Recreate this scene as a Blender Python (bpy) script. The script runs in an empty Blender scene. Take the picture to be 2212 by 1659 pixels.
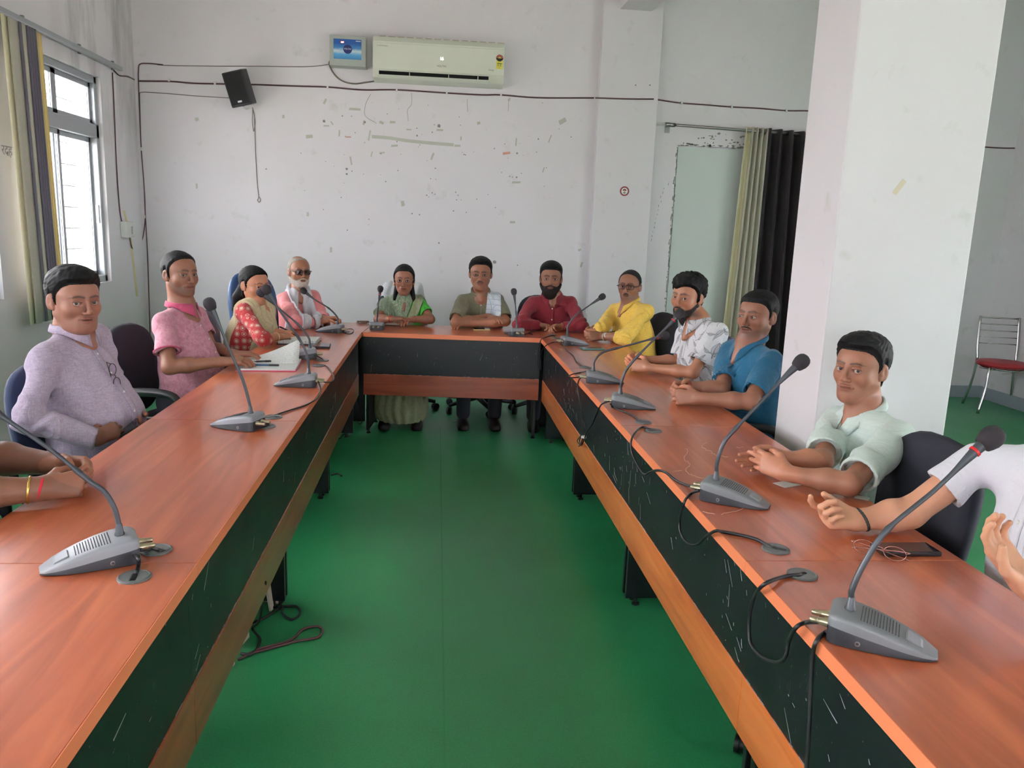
# Conference room with a U of rosewood desks - built from mesh code only (Blender 4.5)
import bpy, bmesh, math, random
import numpy as np
from mathutils import Vector, Matrix
from mathutils.bvhtree import BVHTree

SC = bpy.context.scene
COL = SC.collection
random.seed(7)
np.random.seed(7)

# ------------------------------------------------------------------ camera
FPX, CX, CY, CAMH = 1722.0, 1106.0, 829.5, 1.50      # focal length in pixels of the 2212x1659 frame
def _n(v):
    v = np.array(v, float); return v/np.linalg.norm(v)
_vl = _n([945-CX, 487-CY, FPX]); _dn = _n([777-CX, 9600-CY, FPX]); _dn = _n(_dn-_vl*np.dot(_dn, _vl))
CM = np.array([np.cross(_vl, -_dn), _vl, -_dn])        # camera axes (right, down, forward) -> world
cam_d = bpy.data.cameras.new('camera'); cam = bpy.data.objects.new('camera', cam_d); COL.objects.link(cam)
cam_d.sensor_width = 36; cam_d.lens = 36*FPX/2212; cam_d.clip_start = .02
_m = Matrix.Identity(4)
for _i in range(3):
    _m[_i][0] = CM[_i, 0]; _m[_i][1] = -CM[_i, 1]; _m[_i][2] = -CM[_i, 2]
_m[2][3] = CAMH
cam.matrix_world = _m
SC.camera = cam

# ------------------------------------------------------------------ view, sky
SC.view_settings.view_transform = 'Standard'; SC.view_settings.look = 'None'
SC.view_settings.gamma = 1; SC.view_settings.use_curve_mapping = False
SC.view_settings.exposure = EXPOSURE = 0.78
W = bpy.data.worlds.new('overcast_sky'); SC.world = W; W.use_nodes = True
_b = W.node_tree.nodes['Background']; _b.inputs[0].default_value = (.97, .94, 1, 1); _b.inputs[1].default_value = 9.0
sun_d = bpy.data.lights.new('hazy_sun', 'SUN'); sun_d.energy = 3.2; sun_d.angle = math.radians(38); sun_d.color = (1, .97, .93)
sun = bpy.data.objects.new('hazy_sun', sun_d); COL.objects.link(sun); sun.rotation_euler = Vector((-1, .32, .44)).to_track_quat('Z', 'Y').to_euler()
SC.cycles.sample_clamp_indirect = 4.0
# daylight portals in the window openings only guide the sampling of the sky
def portal(loc, rot, sx, sy):
    l = bpy.data.lights.new('window_portal', 'AREA'); l.shape = 'RECTANGLE'; l.size = sx; l.size_y = sy
    l.cycles.is_portal = True
    o = bpy.data.objects.new('window_portal', l); o.location = loc; o.rotation_euler = rot; COL.objects.link(o)
XL, YW, YB, XR, HC = -2.58, 7.40, -3.2, 5.80, 3.95
WINS = [(5.33, 6.67), (3.55, 5.05), (1.2, 2.9), (-1.4, .5)]      # left wall windows (y0,y1)
WZ0, WZ1 = .97, 2.51
for a, b in WINS:
    portal((XL-.18, (a+b)/2, (WZ0+WZ1)/2), (0, -math.pi/2, 0), WZ1-WZ0, b-a)
BWIN = [(-1.9, .1), (1.0, 2.4)]                                   # windows in the wall behind the camera
RWIN_FILL = [(-2.8, -.9), (-.5, 1.4), (1.8, 3.7)]
RZ0 = .35                                   # unseen right-wall windows, added and enlarged to brighten the left wall
for a, b in RWIN_FILL:
    portal((XR+.18, (a+b)/2, (RZ0+WZ1)/2), (0, math.pi/2, 0), WZ1-RZ0, b-a)
for a, b in BWIN:
    portal(((a+b)/2, YB-.18, (WZ0+WZ1)/2), (math.pi/2, 0, 0), b-a, WZ1-WZ0)

# ------------------------------------------------------------------ geometry helpers
def V(*a): return Vector(a)
def ray(u, v):
    r = CM@np.array([(u-CX)/FPX, (v-CY)/FPX, 1.]); return r
def onz(u, v, z): r = ray(u, v); p = np.array([0, 0, CAMH])+r*(z-CAMH)/r[2]; return Vector(p)
def ony(u, v, y): r = ray(u, v); p = np.array([0, 0, CAMH])+r*y/r[1]; return Vector(p)
def onx(u, v, x): r = ray(u, v); p = np.array([0, 0, CAMH])+r*x/r[0]; return Vector(p)

def tag(o, label=None, cat=None, group=None, kind=None):
    if label: o['label'] = label
    if cat: o['category'] = cat
    if group: o['group'] = group
    if kind: o['kind'] = kind
    return o
def empty(name, loc, rz=0, label=None, cat=None, group=None):
    o = bpy.data.objects.new(name, None); o.location = loc; o.rotation_euler = (0, 0, rz); o.empty_display_size = .1
    COL.objects.link(o); return tag(o, label, cat, group)
def copy_tree(o, parent=None):
    c = o.copy(); COL.objects.link(c); c.parent = parent
    for ch in o.children: copy_tree(ch, c)
    return c

class MB:
    """collects shapes and links them as ONE mesh object"""
    def __init__(s): s.v = []; s.f = []; s.mi = []; s.cur = 0
    def add(s, vs, fs, xf=None):
        b = len(s.v)
        for p in vs:
            p = Vector(p)
            s.v.append(xf@p if xf is not None else p)
        for f in fs: s.f.append([b+i for i in f]); s.mi.append(s.cur)
        return s
    def box(s, lo, hi, xf=None):
        x0, y0, z0 = lo; x1, y1, z1 = hi
        return s.add([(x0,y0,z0),(x1,y0,z0),(x1,y1,z0),(x0,y1,z0),(x0,y0,z1),(x1,y0,z1),(x1,y1,z1),(x0,y1,z1)],
              [(0,3,2,1),(4,5,6,7),(0,1,5,4),(1,2,6,5),(2,3,7,6),(3,0,4,7)], xf)
    def rings(s, rings, cap=True, closed=True, xf=None):
        n = len(rings[0]); vs = [p for r in rings for p in r]; fs = []
        for i in range(len(rings)-1):
            for j in range(n if closed else n-1):
                k = (j+1) % n
                fs.append((i*n+j, i*n+k, (i+1)*n+k, (i+1)*n+j))
        if cap:
            fs.append(tuple(range(n))[::-1]); fs.append(tuple((len(rings)-1)*n+j for j in range(n)))
        return s.add(vs, fs, xf)
    def tube(s, path, r, seg=8, cap=True, xf=None):
        P = [Vector(p) for p in path]; n = len(P)
        R = r if isinstance(r, (list, tuple)) else [r]*n
        T = []
        for i in range(n):
            a = P[max(i-1, 0)]; b = P[min(i+1, n-1)]; t = (b-a); T.append(t.normalized() if t.length > 1e-9 else Vector((0, 0, 1)))
        u = T[0].orthogonal().normalized(); rings = []
        for i in range(n):
            u = (u-T[i]*u.dot(T[i]))
            u = u.normalized() if u.length > 1e-6 else T[i].orthogonal().normalized()
            w = T[i].cross(u)
            rings.append([P[i]+(u*math.cos(a)+w*math.sin(a))*R[i] for a in (2*math.pi*k/seg for k in range(seg))])
        return s.rings(rings, cap, True, xf)
    def lathe(s, prof, seg=24, xf=None):      # prof: (r, z)
        return s.rings([[(r*math.cos(a), r*math.sin(a), z) for a in (2*math.pi*k/seg for k in range(seg))] for r, z in prof], True, True, xf)
    def prism(s, poly, z0, z1, xf=None):
        n = len(poly)
        return s.rings([[(x, y, z0) for x, y in poly], [(x, y, z1) for x, y in poly]], True, True, xf)
    def grid(s, rows, xf=None):
        return s.rings(rows, False, False, xf)
    def ball(s, c, r, seg=16, xf=None):
        r = r if isinstance(r, (tuple, list)) else (r, r, r); n = seg//2
        return s.rings([[(c[0]+r[0]*math.sin(t)*math.cos(a), c[1]+r[1]*math.sin(t)*math.sin(a), c[2]+r[2]*math.cos(t)) for a in (2*math.pi*k/seg for k in range(seg))]
                 for t in (math.pi*(i+.02)/(n+.04) for i in range(n+1))][::-1], True, True, xf)
    def build(s, name, mat, parent=None, smooth=False, bevel=0, loc=None, solid=0, auto=None):
        me = bpy.data.meshes.new(name); me.from_pydata([tuple(p) for p in s.v], [], s.f); me.update()
        for m in (mat if isinstance(mat, (list, tuple)) else [mat]): me.materials.append(m)
        if any(s.mi): me.polygons.foreach_set('material_index', s.mi)
        o = bpy.data.objects.new(name, me); COL.objects.link(o)
        if parent: o.parent = parent
        if loc: o.location = loc
        if smooth or auto: me.shade_smooth()
        if auto: me.set_sharp_from_angle(angle=math.radians(auto))
        if solid:
            m = o.modifiers.new('thickness', 'SOLIDIFY'); m.thickness = solid; m.offset = 0
        if bevel:
            m = o.modifiers.new('bevel', 'BEVEL'); m.width = bevel; m.segments = 2; m.limit_method = 'ANGLE'; m.angle_limit = .6
        return o

def spline(pts, n=8):
    """Catmull-Rom through the points"""
    P = [Vector(p) for p in pts]; P = [P[0]*2-P[1]]+P+[P[-1]*2-P[-2]]; out = []
    for i in range(1, len(P)-2):
        for k in range(n):
            t = k/n; a, b, c, d = P[i-1], P[i], P[i+1], P[i+2]
            out.append(.5*((2*b)+(c-a)*t+(2*a-5*b+4*c-d)*t*t+(3*b-a-3*c+d)*t**3))
    out.append(P[-2]); return out

# ------------------------------------------------------------------ materials
def srgb(r, g, b):
    return tuple(((c/255)/12.92 if c/255 <= .04045 else (((c/255)+.055)/1.055)**2.4) for c in (r, g, b))+(1,)
class NT:
    def __init__(s, name, col=(.8, .8, .8, 1), rough=.5, metal=0, spec=None, coat=0, coat_r=.1, sss=0, alpha=None, trans=0, sheen=0):
        s.m = bpy.data.materials.new(name); s.m.use_nodes = True; s.t = s.m.node_tree; s.n = s.t.nodes
        s.p = s.n['Principled BSDF']; s.set(col, rough, metal)
        if spec is not None: s.p.inputs['Specular IOR Level'].default_value = spec
        if coat: s.p.inputs['Coat Weight'].default_value = coat; s.p.inputs['Coat Roughness'].default_value = coat_r
        if sss: s.p.inputs['Subsurface Weight'].default_value = sss; s.p.inputs['Subsurface Scale'].default_value = .006
        if trans: s.p.inputs['Transmission Weight'].default_value = trans
        if sheen: s.p.inputs['Sheen Weight'].default_value = sheen
    def set(s, col, rough, metal):
        s.p.inputs['Base Color'].default_value = col; s.p.inputs['Roughness'].default_value = rough; s.p.inputs['Metallic'].default_value = metal
    def N(s, kind, **kw):
        n = s.n.new(kind)
        for k, v in kw.items():
            if hasattr(n, k): setattr(n, k, v)
        return n
    def L(s, a, b): s.t.links.new(a, b)
    def coord(s, scale=(1, 1, 1), rot=(0, 0, 0), out='Object', loc=(0, 0, 0)):
        c = s.N('ShaderNodeTexCoord'); m = s.N('ShaderNodeMapping'); m.inputs['Scale'].default_value = scale; m.inputs['Rotation'].default_value = rot
        m.inputs['Location'].default_value = loc
        s.L(c.outputs[out], m.inputs[0]); return m.outputs[0]
    def noise(s, vec, scale, detail=4, rough=.5, dist=0):
        n = s.N('ShaderNodeTexNoise'); n.inputs['Scale'].default_value = scale; n.inputs['Detail'].default_value = detail
        n.inputs['Roughness'].default_value = rough; n.inputs['Distortion'].default_value = dist; s.L(vec, n.inputs['Vector']); return n.outputs[0]
    def ramp(s, fac, stops):
        r = s.N('ShaderNodeValToRGB'); e = r.color_ramp.elements
        while len(e) < len(stops): e.new(.5)
        for k, (p, c) in enumerate(stops): e[k].position = p; e[k].color = c if len(c) == 4 else tuple(c)+(1,)
        s.L(fac, r.inputs[0]); return r.outputs[0]
    def mix(s, fac, a, b, mode='MIX'):
        m = s.N('ShaderNodeMix', data_type='RGBA', blend_type=mode)
        for sock, v in ((m.inputs[0], fac), (m.inputs[6], a), (m.inputs[7], b)):
            if isinstance(v, (int, float)): sock.default_value = v
            elif isinstance(v, tuple): sock.default_value = v
            else: s.L(v, sock)
        return m.outputs[2]
    def math(s, op, a, b=0., c=None):
        m = s.N('ShaderNodeMath', operation=op)
        for i, v in enumerate((a, b) if c is None else (a, b, c)):
            if isinstance(v, (int, float)): m.inputs[i].default_value = v
            else: s.L(v, m.inputs[i])
        return m.outputs[0]
    def sep(s, vec):
        n = s.N('ShaderNodeSeparateXYZ'); s.L(vec, n.inputs[0]); return n.outputs
    def col(s, sock): s.L(sock, s.p.inputs['Base Color']); return s
    def bump(s, h, strength=.3, dist=.002):
        b = s.N('ShaderNodeBump'); b.inputs['Strength'].default_value = strength; b.inputs['Distance'].default_value = dist
        s.L(h, b.inputs['Height']); s.L(b.outputs[0], s.p.inputs['Normal']); return s

def plain(name, rgb, rough=.5, metal=0, **k): return NT(name, srgb(*rgb), rough, metal, **k).m

def wall_mat():
    n = NT('wall_paint', srgb(226, 226, 226), .75); c = n.coord()
    a = n.noise(c, .9, 5, .6); b = n.noise(c, 7, 4, .6)
    base = n.mix(n.ramp(a, [(.35, (0, 0, 0)), (.75, (1, 1, 1))]), srgb(236, 232, 238), srgb(230, 225, 229))
    n.col(n.mix(n.ramp(b, [(.62, (0, 0, 0)), (.85, (1, 1, 1))]), base, srgb(212, 210, 206)))
    n.bump(n.noise(c, 60, 3), .12, .003); return n.m
def left_wall_mat():
    n = NT('stained_wall_paint', srgb(226, 226, 226), .75); c = n.coord()
    s = n.sep(c)
    base = n.mix(n.noise(c, 1.2, 5, .6), srgb(240, 237, 242), srgb(232, 229, 232))
    d = n.noise(n.coord((6, 3.0, .8)), 1.0, 6, .65)                # grey damp streaks near the corner
    near = n.math('MULTIPLY', n.ramp(n.math('ADD', s[1], -5.3), [(.55, (0, 0, 0)), (1, (1, 1, 1))]), n.ramp(n.math('MULTIPLY', s[2], .25), [(.4, (0, 0, 0)), (.62, (1, 1, 1))]))
    f = n.math('MULTIPLY', near, n.ramp(d, [(.45, (0, 0, 0)), (.7, (1, 1, 1))]))
    n.col(n.mix(n.math('MULTIPLY', f, .55), base, srgb(120, 116, 110)))
    n.bump(n.noise(c, 60, 3), .12, .003); return n.m
def wood_mat(name, axis, dark=(150, 74, 46), mid=(174, 90, 58), light=(194, 108, 70), rough=.30):
    n = NT(name, srgb(*mid), rough, coat=.5, coat_r=.13); sc = [9, 9, 9]; sc[axis] = .9
    c = n.coord(tuple(sc)); w = n.noise(c, 1.6, 4, .5, 1.2); fine = n.noise(n.coord(tuple(x*4 if i != axis else 2 for i, x in enumerate(sc))), 1.5, 1, .4)
    base = n.ramp(w, [(.28, srgb(*dark)), (.5, srgb(*mid)), (.72, srgb(*light))])
    n.col(n.mix(n.math('MULTIPLY', fine, .22), base, srgb(*dark)))
    return n.m
def black_panel_mat():
    n = NT('black_laminate', srgb(22, 26, 30), .22, spec=.5); c = n.coord()
    sc = n.noise(n.coord((30, 30, 6), (.6, .2, 0)), 3, 2, .5, 2.5)
    s1 = n.ramp(sc, [(.695, (0, 0, 0)), (.705, (1, 1, 1)), (.73, (0, 0, 0))])
    msk = n.ramp(n.noise(c, 3.2, 2), [(.5, (0, 0, 0)), (.62, (1, 1, 1))])
    chips = n.ramp(n.noise(c, 75, 2), [(.755, (0, 0, 0)), (.77, (1, 1, 1))])
    f = n.math('MAXIMUM', n.math('MULTIPLY', s1, msk), n.math('MULTIPLY', chips, .8))
    n.col(n.mix(f, srgb(20, 23, 27), srgb(150, 155, 155)))
    n.L(n.ramp(n.noise(c, 4, 4), [(.3, (.28,)*3), (.75, (.36,)*3)]), n.p.inputs['Roughness'])
    return n.m
def floor_mat():
    n = NT('green_vinyl_carpet', srgb(30, 104, 62), .36); c = n.coord()
    a = n.noise(c, 160, 3, .7); b = n.noise(c, 1.2, 4)
    base = n.mix(a, srgb(26, 112, 64), srgb(58, 162, 102)); n.col(n.mix(n.math('MULTIPLY', b, .25), base, srgb(26, 84, 44)))
    n.L(n.ramp(b, [(.3, (.30,)*3), (.7, (.42,)*3)]), n.p.inputs['Roughness'])
    n.bump(n.noise(c, 220, 2), .25, .002); return n.m
M = {}
M['wall'] = wall_mat(); M['wall_left'] = left_wall_mat(); M['floor'] = floor_mat()
M['ceiling'] = plain('ceiling_paint', (226, 224, 216), .8)
M['wood_y'] = wood_mat('rosewood_laminate_long', 1); M['wood_x'] = wood_mat('rosewood_laminate_cross', 0)
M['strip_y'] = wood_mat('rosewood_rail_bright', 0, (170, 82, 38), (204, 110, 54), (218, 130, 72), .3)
M['edge'] = plain('salmon_edge_band', (216, 122, 84), .3)
M['scratch'] = plain('white_scratch', (150, 156, 156), .7)
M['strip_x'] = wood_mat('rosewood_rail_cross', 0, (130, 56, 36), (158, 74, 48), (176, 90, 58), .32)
M['black'] = black_panel_mat()
M['skirt'] = plain('grey_skirting', (150, 160, 168), .5)
M['alu'] = plain('aluminium_frame', (176, 180, 184), .4, .55)
M['steel'] = plain('brushed_steel', (150, 150, 148), .28, .95)
M['chrome'] = plain('chrome_tube', (190, 190, 190), .14, 1)
M['rubber'] = plain('black_cable', (28, 29, 32), .45)
M['plastic_black'] = plain('black_plastic', (20, 21, 24), .4)
M['plastic_white'] = plain('white_plastic', (226, 227, 222), .35)
M['ac'] = plain('air_conditioner_shell', (224, 228, 214), .25)
M['mic_grey'] = plain('grey_microphone_shell', (112, 114, 118), .38)
M['mic_light'] = plain('light_microphone_top', (136, 139, 145), .35)
M['mic_dark'] = plain('dark_microphone_base', (38, 40, 46), .4)
M['neck'] = plain('gooseneck_grey', (66, 69, 75), .38, .3)
M['foam'] = NT('foam_windscreen', srgb(44, 40, 44), .95).m
M['red'] = plain('red_ring', (196, 30, 36), .4)
M['brass'] = plain('nickel_connector', (176, 166, 140), .3, .85)
M['grommet'] = plain('grey_grommet', (92, 94, 94), .42)
M['wire'] = plain('maroon_wire', (84, 52, 58), .5)
M['wire_grey'] = plain('grey_wire', (120, 112, 104), .6)
# ================================================================== the room
def struct(o): o['kind'] = 'structure'; return o
m = MB(); m.box((XL-.3, YB-.3, -.12), (XR+.3, YW+.3, 0)); struct(m.build('floor', M['floor']))
m = MB(); m.box((XL-.3, YB-.3, HC), (XR+.3, YW+.3, HC+.15)); struct(m.build('ceiling', M['ceiling']))
def holed_wall(name, mat, along, span, holes, mk, WZ0=WZ0):
    """wall with window holes; along = list of (a0,a1) holes, mk maps (a0,a1,z0,z1) to a box"""
    m = MB(); a = span[0]
    for h0, h1 in sorted(holes):
        m.box(*mk(a, h0, 0, HC)); m.box(*mk(h0, h1, 0, WZ0)); m.box(*mk(h0, h1, WZ1, HC)); a = h1
    m.box(*mk(a, span[1], 0, HC)); return struct(m.build(name, mat))
holed_wall('wall_left', M['wall_left'], 1, (YB, YW), WINS, lambda a, b, z0, z1: ((XL-.2, a, z0), (XL, b, z1)))
holed_wall('wall_front', M['wall'], 0, (XL-.2, XR+.2), BWIN, lambda a, b, z0, z1: ((a, YB-.2, z0), (b, YB, z1)))
m = MB()                                            # back wall with a shallow recessed door panel
DX0, DX1, DZ = 2.17, 3.05, 2.30
m.box((XL-.2, YW, 0), (DX0, YW+.2, HC)); m.box((DX0, YW, DZ), (DX1, YW+.2, HC)); m.box((DX1, YW, 0), (XR+.2, YW+.2, HC)); m.box((DX0, YW+.03, 0), (DX1, YW+.2, DZ))
wb = struct(m.build('wall_back', M['wall']))
holed_wall('wall_right', M['wall'], 1, (YB, YW), RWIN_FILL, lambda a, b, z0, z1: ((XR, a, z0), (XR+.2, b, z1)), RZ0)
m = MB(); m.box((1.403, YW-.09, 0), (1.935, YW+.01, HC)); struct(m.build('trim_1', M['wall'], bevel=.006))        # pilaster
m = MB(); m.box((1.545, YB, 3.40), (1.825, YW-.09, HC)); struct(m.build('trim_2', M['wall'], bevel=.005))         # beam
PX0, PX1, PY0, PY1 = 1.452, 1.985, 2.85, 3.19
m = MB(); m.box((PX0, PY0, 0), (PX1, PY1, HC)); struct(m.build('trim_3', M['wall'], bevel=.006))                  # pillar
m = MB(); m.box((DX0+.01, YW+.012, 0), (DX1-.01, YW+.032, DZ-.012)); struct(m.build('door_1', plain('painted_door', (205, 214, 210), .5)))
# crumbling edge of the door opening
m = MB(); rr = random.Random(3)
def chip(m, cx, cz, w, h, y, rr, n=7):
    ps = []
    for k in range(n):
        a = 2*math.pi*k/n; ps.append((cx+w*math.cos(a)*rr.uniform(.55, 1.1), y, cz+h*math.sin(a)*rr.uniform(.55, 1.1)))
    q = [(x, y+.004, z) for x, y, z in ps]
    m.rings([q, ps])
for i in range(75):
    z = .5+1.8*(i/75)+rr.uniform(-.01, .01); chip(m, DX0+rr.uniform(-.012, .006), z, rr.uniform(.002, .010), rr.uniform(.006, .03), YW-.001, rr)
for i in range(40):
    chip(m, rr.uniform(DX0, DX0+.62), DZ+rr.uniform(-.004, .02), rr.uniform(.005, .03), rr.uniform(.003, .01), YW-.001, rr)
for i in range(26):
    chip(m, rr.uniform(2.35, 2.8), DZ+rr.uniform(.02, .12), rr.uniform(.004, .02), rr.uniform(.003, .012), YW-.001, rr)
for i in range(14):
    t = i/14; chip(m, 2.12-.12*t**.5-.02*rr.random(), 1.95-.55*t, .003, rr.uniform(.006, .02), YW-.001, rr, 5)
struct(m.build('trim_4', plain('flaked_plaster', (134, 138, 126), .9)))
# skirting
def skirt(name, lo, hi): m = MB(); m.box(lo, hi); struct(m.build(name, M['skirt'], bevel=.003))
skirt('baseboard_left', (XL, YB, 0), (XL+.012, YW-.012, .10)); skirt('baseboard_back', (XL, YW-.012, 0), (1.40, YW, .10)); skirt('baseboard_right', (1.94, YW-.014, 0), (XR-.0, YW-.001, .12))
skirt('baseboard_side', (XR-.012, YB, 0), (XR, YW-.014, .12)); skirt('baseboard_front', (XL+.012, YB, 0), (XR-.012, YB+.012, .1))
# a short return wall close to the red chair
m = MB(); m.box((5.46, 6.35, 0), (5.60, YW, HC)); struct(m.build('wall_return', M['wall'])); skirt('baseboard_return', (5.448, 6.35, 0), (5.46, YW-.014, .12))
# seam of the two carpet strips
m = MB(); m.box((.045, YB+.05, 0), (.052, 5.9, .0012)); struct(m.build('trim_5', plain('carpet_seam', (42, 132, 80), .5)))

# outside: plain pale ground and a pale brick boundary wall
def brick_mat():
    n = NT('pale_brick', srgb(225, 222, 214), .9); b = n.N('ShaderNodeTexBrick'); b.inputs['Scale'].default_value = 1.6
    b.inputs['Color1'].default_value = srgb(232, 230, 224); b.inputs['Color2'].default_value = srgb(216, 214, 208); b.inputs['Mortar'].default_value = srgb(150, 150, 146)
    n.L(n.coord(rot=(0, math.pi/2, math.pi/2)), b.inputs['Vector']); return n.col(b.outputs[0]).m
m = MB(); m.box((-30, -10, -.3), (XL-.35, 30, -.2)); struct(m.build('ground_outside', plain('pale_ground', (190, 185, 170), .9)))
m = MB(); m.box((XR+.35, -10, -.3), (30, 30, -.2)); m.box((XL-.35, -30, -.3), (XR+.35, YB-.35, -.2)); struct(m.build('ground_yard', plain('yard_ground', (190, 185, 170), .9)))
m = MB(); m.box((-7.2, -6, -.2), (-7.0, 22, 1.7)); struct(m.build('wall_boundary', brick_mat()))

# windows
glass = NT('window_glass', (.95, .98, .98, 1), .02, trans=1).m
glass.node_tree.nodes['Principled BSDF'].inputs['IOR'].default_value = 1.02
def window(idx, a0, a1, mk, WZ0=WZ0):
    """mk(a, d, z) -> point; d = depth from the inner wall face outward"""
    def bx(m, a, b, d0, d1, z0, z1):
        p, q = mk(a, d0, z0), mk(b, d1, z1); m.box([min(p[i], q[i]) for i in range(3)], [max(p[i], q[i]) for i in range(3)])
    root = bpy.data.objects.new('window_%d' % idx, None); root.location = mk((a0+a1)/2, .05, WZ0); COL.objects.link(root); struct(root)
    inv = Matrix.Translation(-root.location)
    def B(m, name, mat, **k):
        m.v = [inv@p for p in m.v]; return m.build(name, mat, root, **k)
    tz = 2.10
    m = MB()
    for (x0, x1, z0, z1) in ((a0, a0+.045, WZ0, WZ1), (a1-.045, a1, WZ0, WZ1), (a0, a1, WZ0, WZ0+.05), (a0, a1, WZ1-.05, WZ1), (a0, a1, tz-.04, tz+.06)): bx(m, x0, x1, .03, .12, z0, z1)
    B(m, 'window_frame', M['alu'], bevel=.004)
    w = a1-a0; mid = a0+w*.52
    for (x0, x1, z0, z1, d) in ((a0+.045, mid+.02, WZ0+.05, tz-.04, .05), (mid-.02, a1-.045, WZ0+.05, tz-.04, .08), (a0+.045, mid, tz+.06, WZ1-.05, .06), (mid, a1-.045, tz+.06, WZ1-.05, .06)):
        m = MB(); t = .035
        for q in ((x0, x0+t, z0, z1), (x1-t, x1, z0, z1), (x0, x1, z0, z0+t), (x0, x1, z1-t, z1)): bx(m, q[0], q[1], d, d+.022, q[2], q[3])
        s = B(m, 'sash', M['alu'], bevel=.002)
        m = MB(); bx(m, x0+t, x1-t, d+.009, d+.013, z0+t, z1-t); m.v = [inv@p for p in m.v]; m.build('pane', glass, s)
    m = MB(); k = 0
    z = WZ0+.1
    while z < WZ1: m.tube([mk(a0, .17, z), mk(a1, .17, z)], .005, 6); z += .155
    a = a0+.14
    while a < a1: m.tube([mk(a, .175, WZ0), mk(a, .175, WZ1)], .005, 6); a += .24
    B(m, 'security_grille', plain('grille_paint', (190, 192, 188), .5))
    m = MB(); bx(m, a1-.1, a1-.075, .028, .05, 1.42, 1.56); B(m, 'latch', M['plastic_white'], bevel=.004)
for i, (a, b) in enumerate(WINS): window(i+1, a, b, lambda y, d, z: Vector((XL-d, y, z)))
for i, (a, b) in enumerate(BWIN): window(i+5, a, b, lambda x, d, z: Vector((x, YB-d, z)))
for i, (a, b) in enumerate(RWIN_FILL): window(i+7, a, b, lambda y, d, z: Vector((XR+d, y, z)), RZ0)  # added windows out of view, there to light the left wall

# ================================================================== the desks
TZ, TT = .75, .032
def desk(kind, p0, p1, side, label, mat_top, mat_strip, depth=.545, ang=None, leg0=True, leg1=True, d1=None):
    """p0->p1 runs along the aisle edge; side=+1 when the body lies to the left of p0->p1"""
    p0, p1 = Vector((p0[0], p0[1], 0)), Vector((p1[0], p1[1], 0)); L = (p1-p0).length; ux = (p1-p0).normalized()
    a = math.atan2(ux.y, ux.x); root = empty('conference_desk', p0, a, label, 'desk', 'desks of the horseshoe'); s = side
    g = .0006
    m = MB(); ys = sorted((0, s*depth)); m.box((g, ys[0], TZ-TT), (L-g, ys[1], TZ)); m.build('tabletop', mat_top, root, bevel=.0018)
    ys = sorted((-s*.0012, s*.0003)); m = MB(); m.box((g, ys[0], TZ-TT+.001), (L-g, ys[1], TZ-.0006)); m.build('edge_band', M['edge'], root)
    y0 = s*.022; ys = sorted((y0, y0+s*.018))
    m = MB(); m.box((g, ys[0], .452), (L-g, ys[1], TZ-TT)); m.build('modesty_panel', M['black'], root)
    rr = random.Random(int(L*1000)+int(p0.y*100)); m = MB(); nsc = 46 if s < 0 else 16
    for k in range(nsc):                                  # scratches and chips in the black laminate
        cx = rr.choice((rr.uniform(.03, L-.03), rr.gauss(.12, .08), rr.gauss(L-.2, .12))); cx = min(max(cx, .03), L-.03); cz = rr.uniform(.465, .70); ln = rr.choice((.004, .006, .012, .03, .06))*rr.uniform(.6, 1.2); an = rr.gauss(1.2 if rr.random() < .6 else .5, .25); wd = rr.uniform(.0005, .0013) if ln > .01 else .0016
        dx, dz = math.cos(an)*ln/2, math.sin(an)*ln/2; dz = min(dz, .70-cz+.005, cz-.455); nx, nz = -math.sin(an)*wd, math.cos(an)*wd
        m.rings([[(cx-dx-nx, q, cz-dz-nz), (cx+dx-nx*.3, q, cz+dz-nz*.3), (cx+dx+nx*.3, q, cz+dz+nz*.3), (cx-dx+nx, q, cz-dz+nz)] for q in (y0-s*.0006, y0+s*.0002)])
    for k in range(26):
        cx = L*k/26+rr.uniform(0, .04); m.box((cx, min(y0-s*.001, y0), .4515), (cx+rr.uniform(.006, .035), max(y0-s*.001, y0), .4515+rr.uniform(.0008, .0028)))
    o = m.build('scratches', M['scratch'], root); o['kind'] = 'stuff'
    ys = sorted((y0-s*.004, y0+s*.018)); m = MB(); m.box((g, ys[0], .30), (L-g, ys[1], .452)); m.build('lower_rail', mat_strip, root, bevel=.002)
    for k, on in ((0, leg0), (1, leg1)):
        if not on: continue
        x = .014 if k == 0 else L-.034
        ys = sorted((s*.055, s*(depth-.06))); m = MB(); m.box((x, ys[0], .03), (x+.02, ys[1], TZ-TT)); lg = m.build('side_panel', M['black'], root, bevel=.002)
        for yy in (s*.10, s*(depth-.11)):
            m = MB(); m.lathe([(.016, 0), (.016, .008), (.008, .012), (.008, .032)], 12, Matrix.Translation((x+.01, yy, 0))); m.build('foot', M['plastic_black'], lg, smooth=False)
    return root
YS = [5.60, 4.296, 3.010, 1.706, .412, -.89]
LN = ['left-row desk farthest from the camera', 'left-row desk carrying the open register', 'left-row desk before the man in lavender', 'left-row desk carrying clasped hands with a bangle', 'left-row desk closest to the camera']
RN = ['right-row desk farthest from the camera', 'right-row desk before the man in floral shirt', 'right-row desk before the man in pale green', 'right-row desk just nearer than the spectacles', 'right-row desk closest to the camera']
XI, XO = -.515, .740
for k in range(5):
    desk('l', (XI, YS[k+1]), (XI, YS[k]), 1, 'rosewood '+LN[k], M['wood_x'], M['strip_x'])
    desk('r', (XO, YS[k+1] if k < 4 else YS[k+1]), (XO, YS[k] if k else 5.505), -1, 'rosewood '+RN[k], M['wood_x'], M['strip_y'])
# (the grain of each desk runs along its own x axis)
desk('b', (-.504, 5.602), (.738, 5.507), 1, 'rosewood desk across the back closing the horseshoe, black front panel', M['wood_x'], M['strip_x'])
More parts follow.
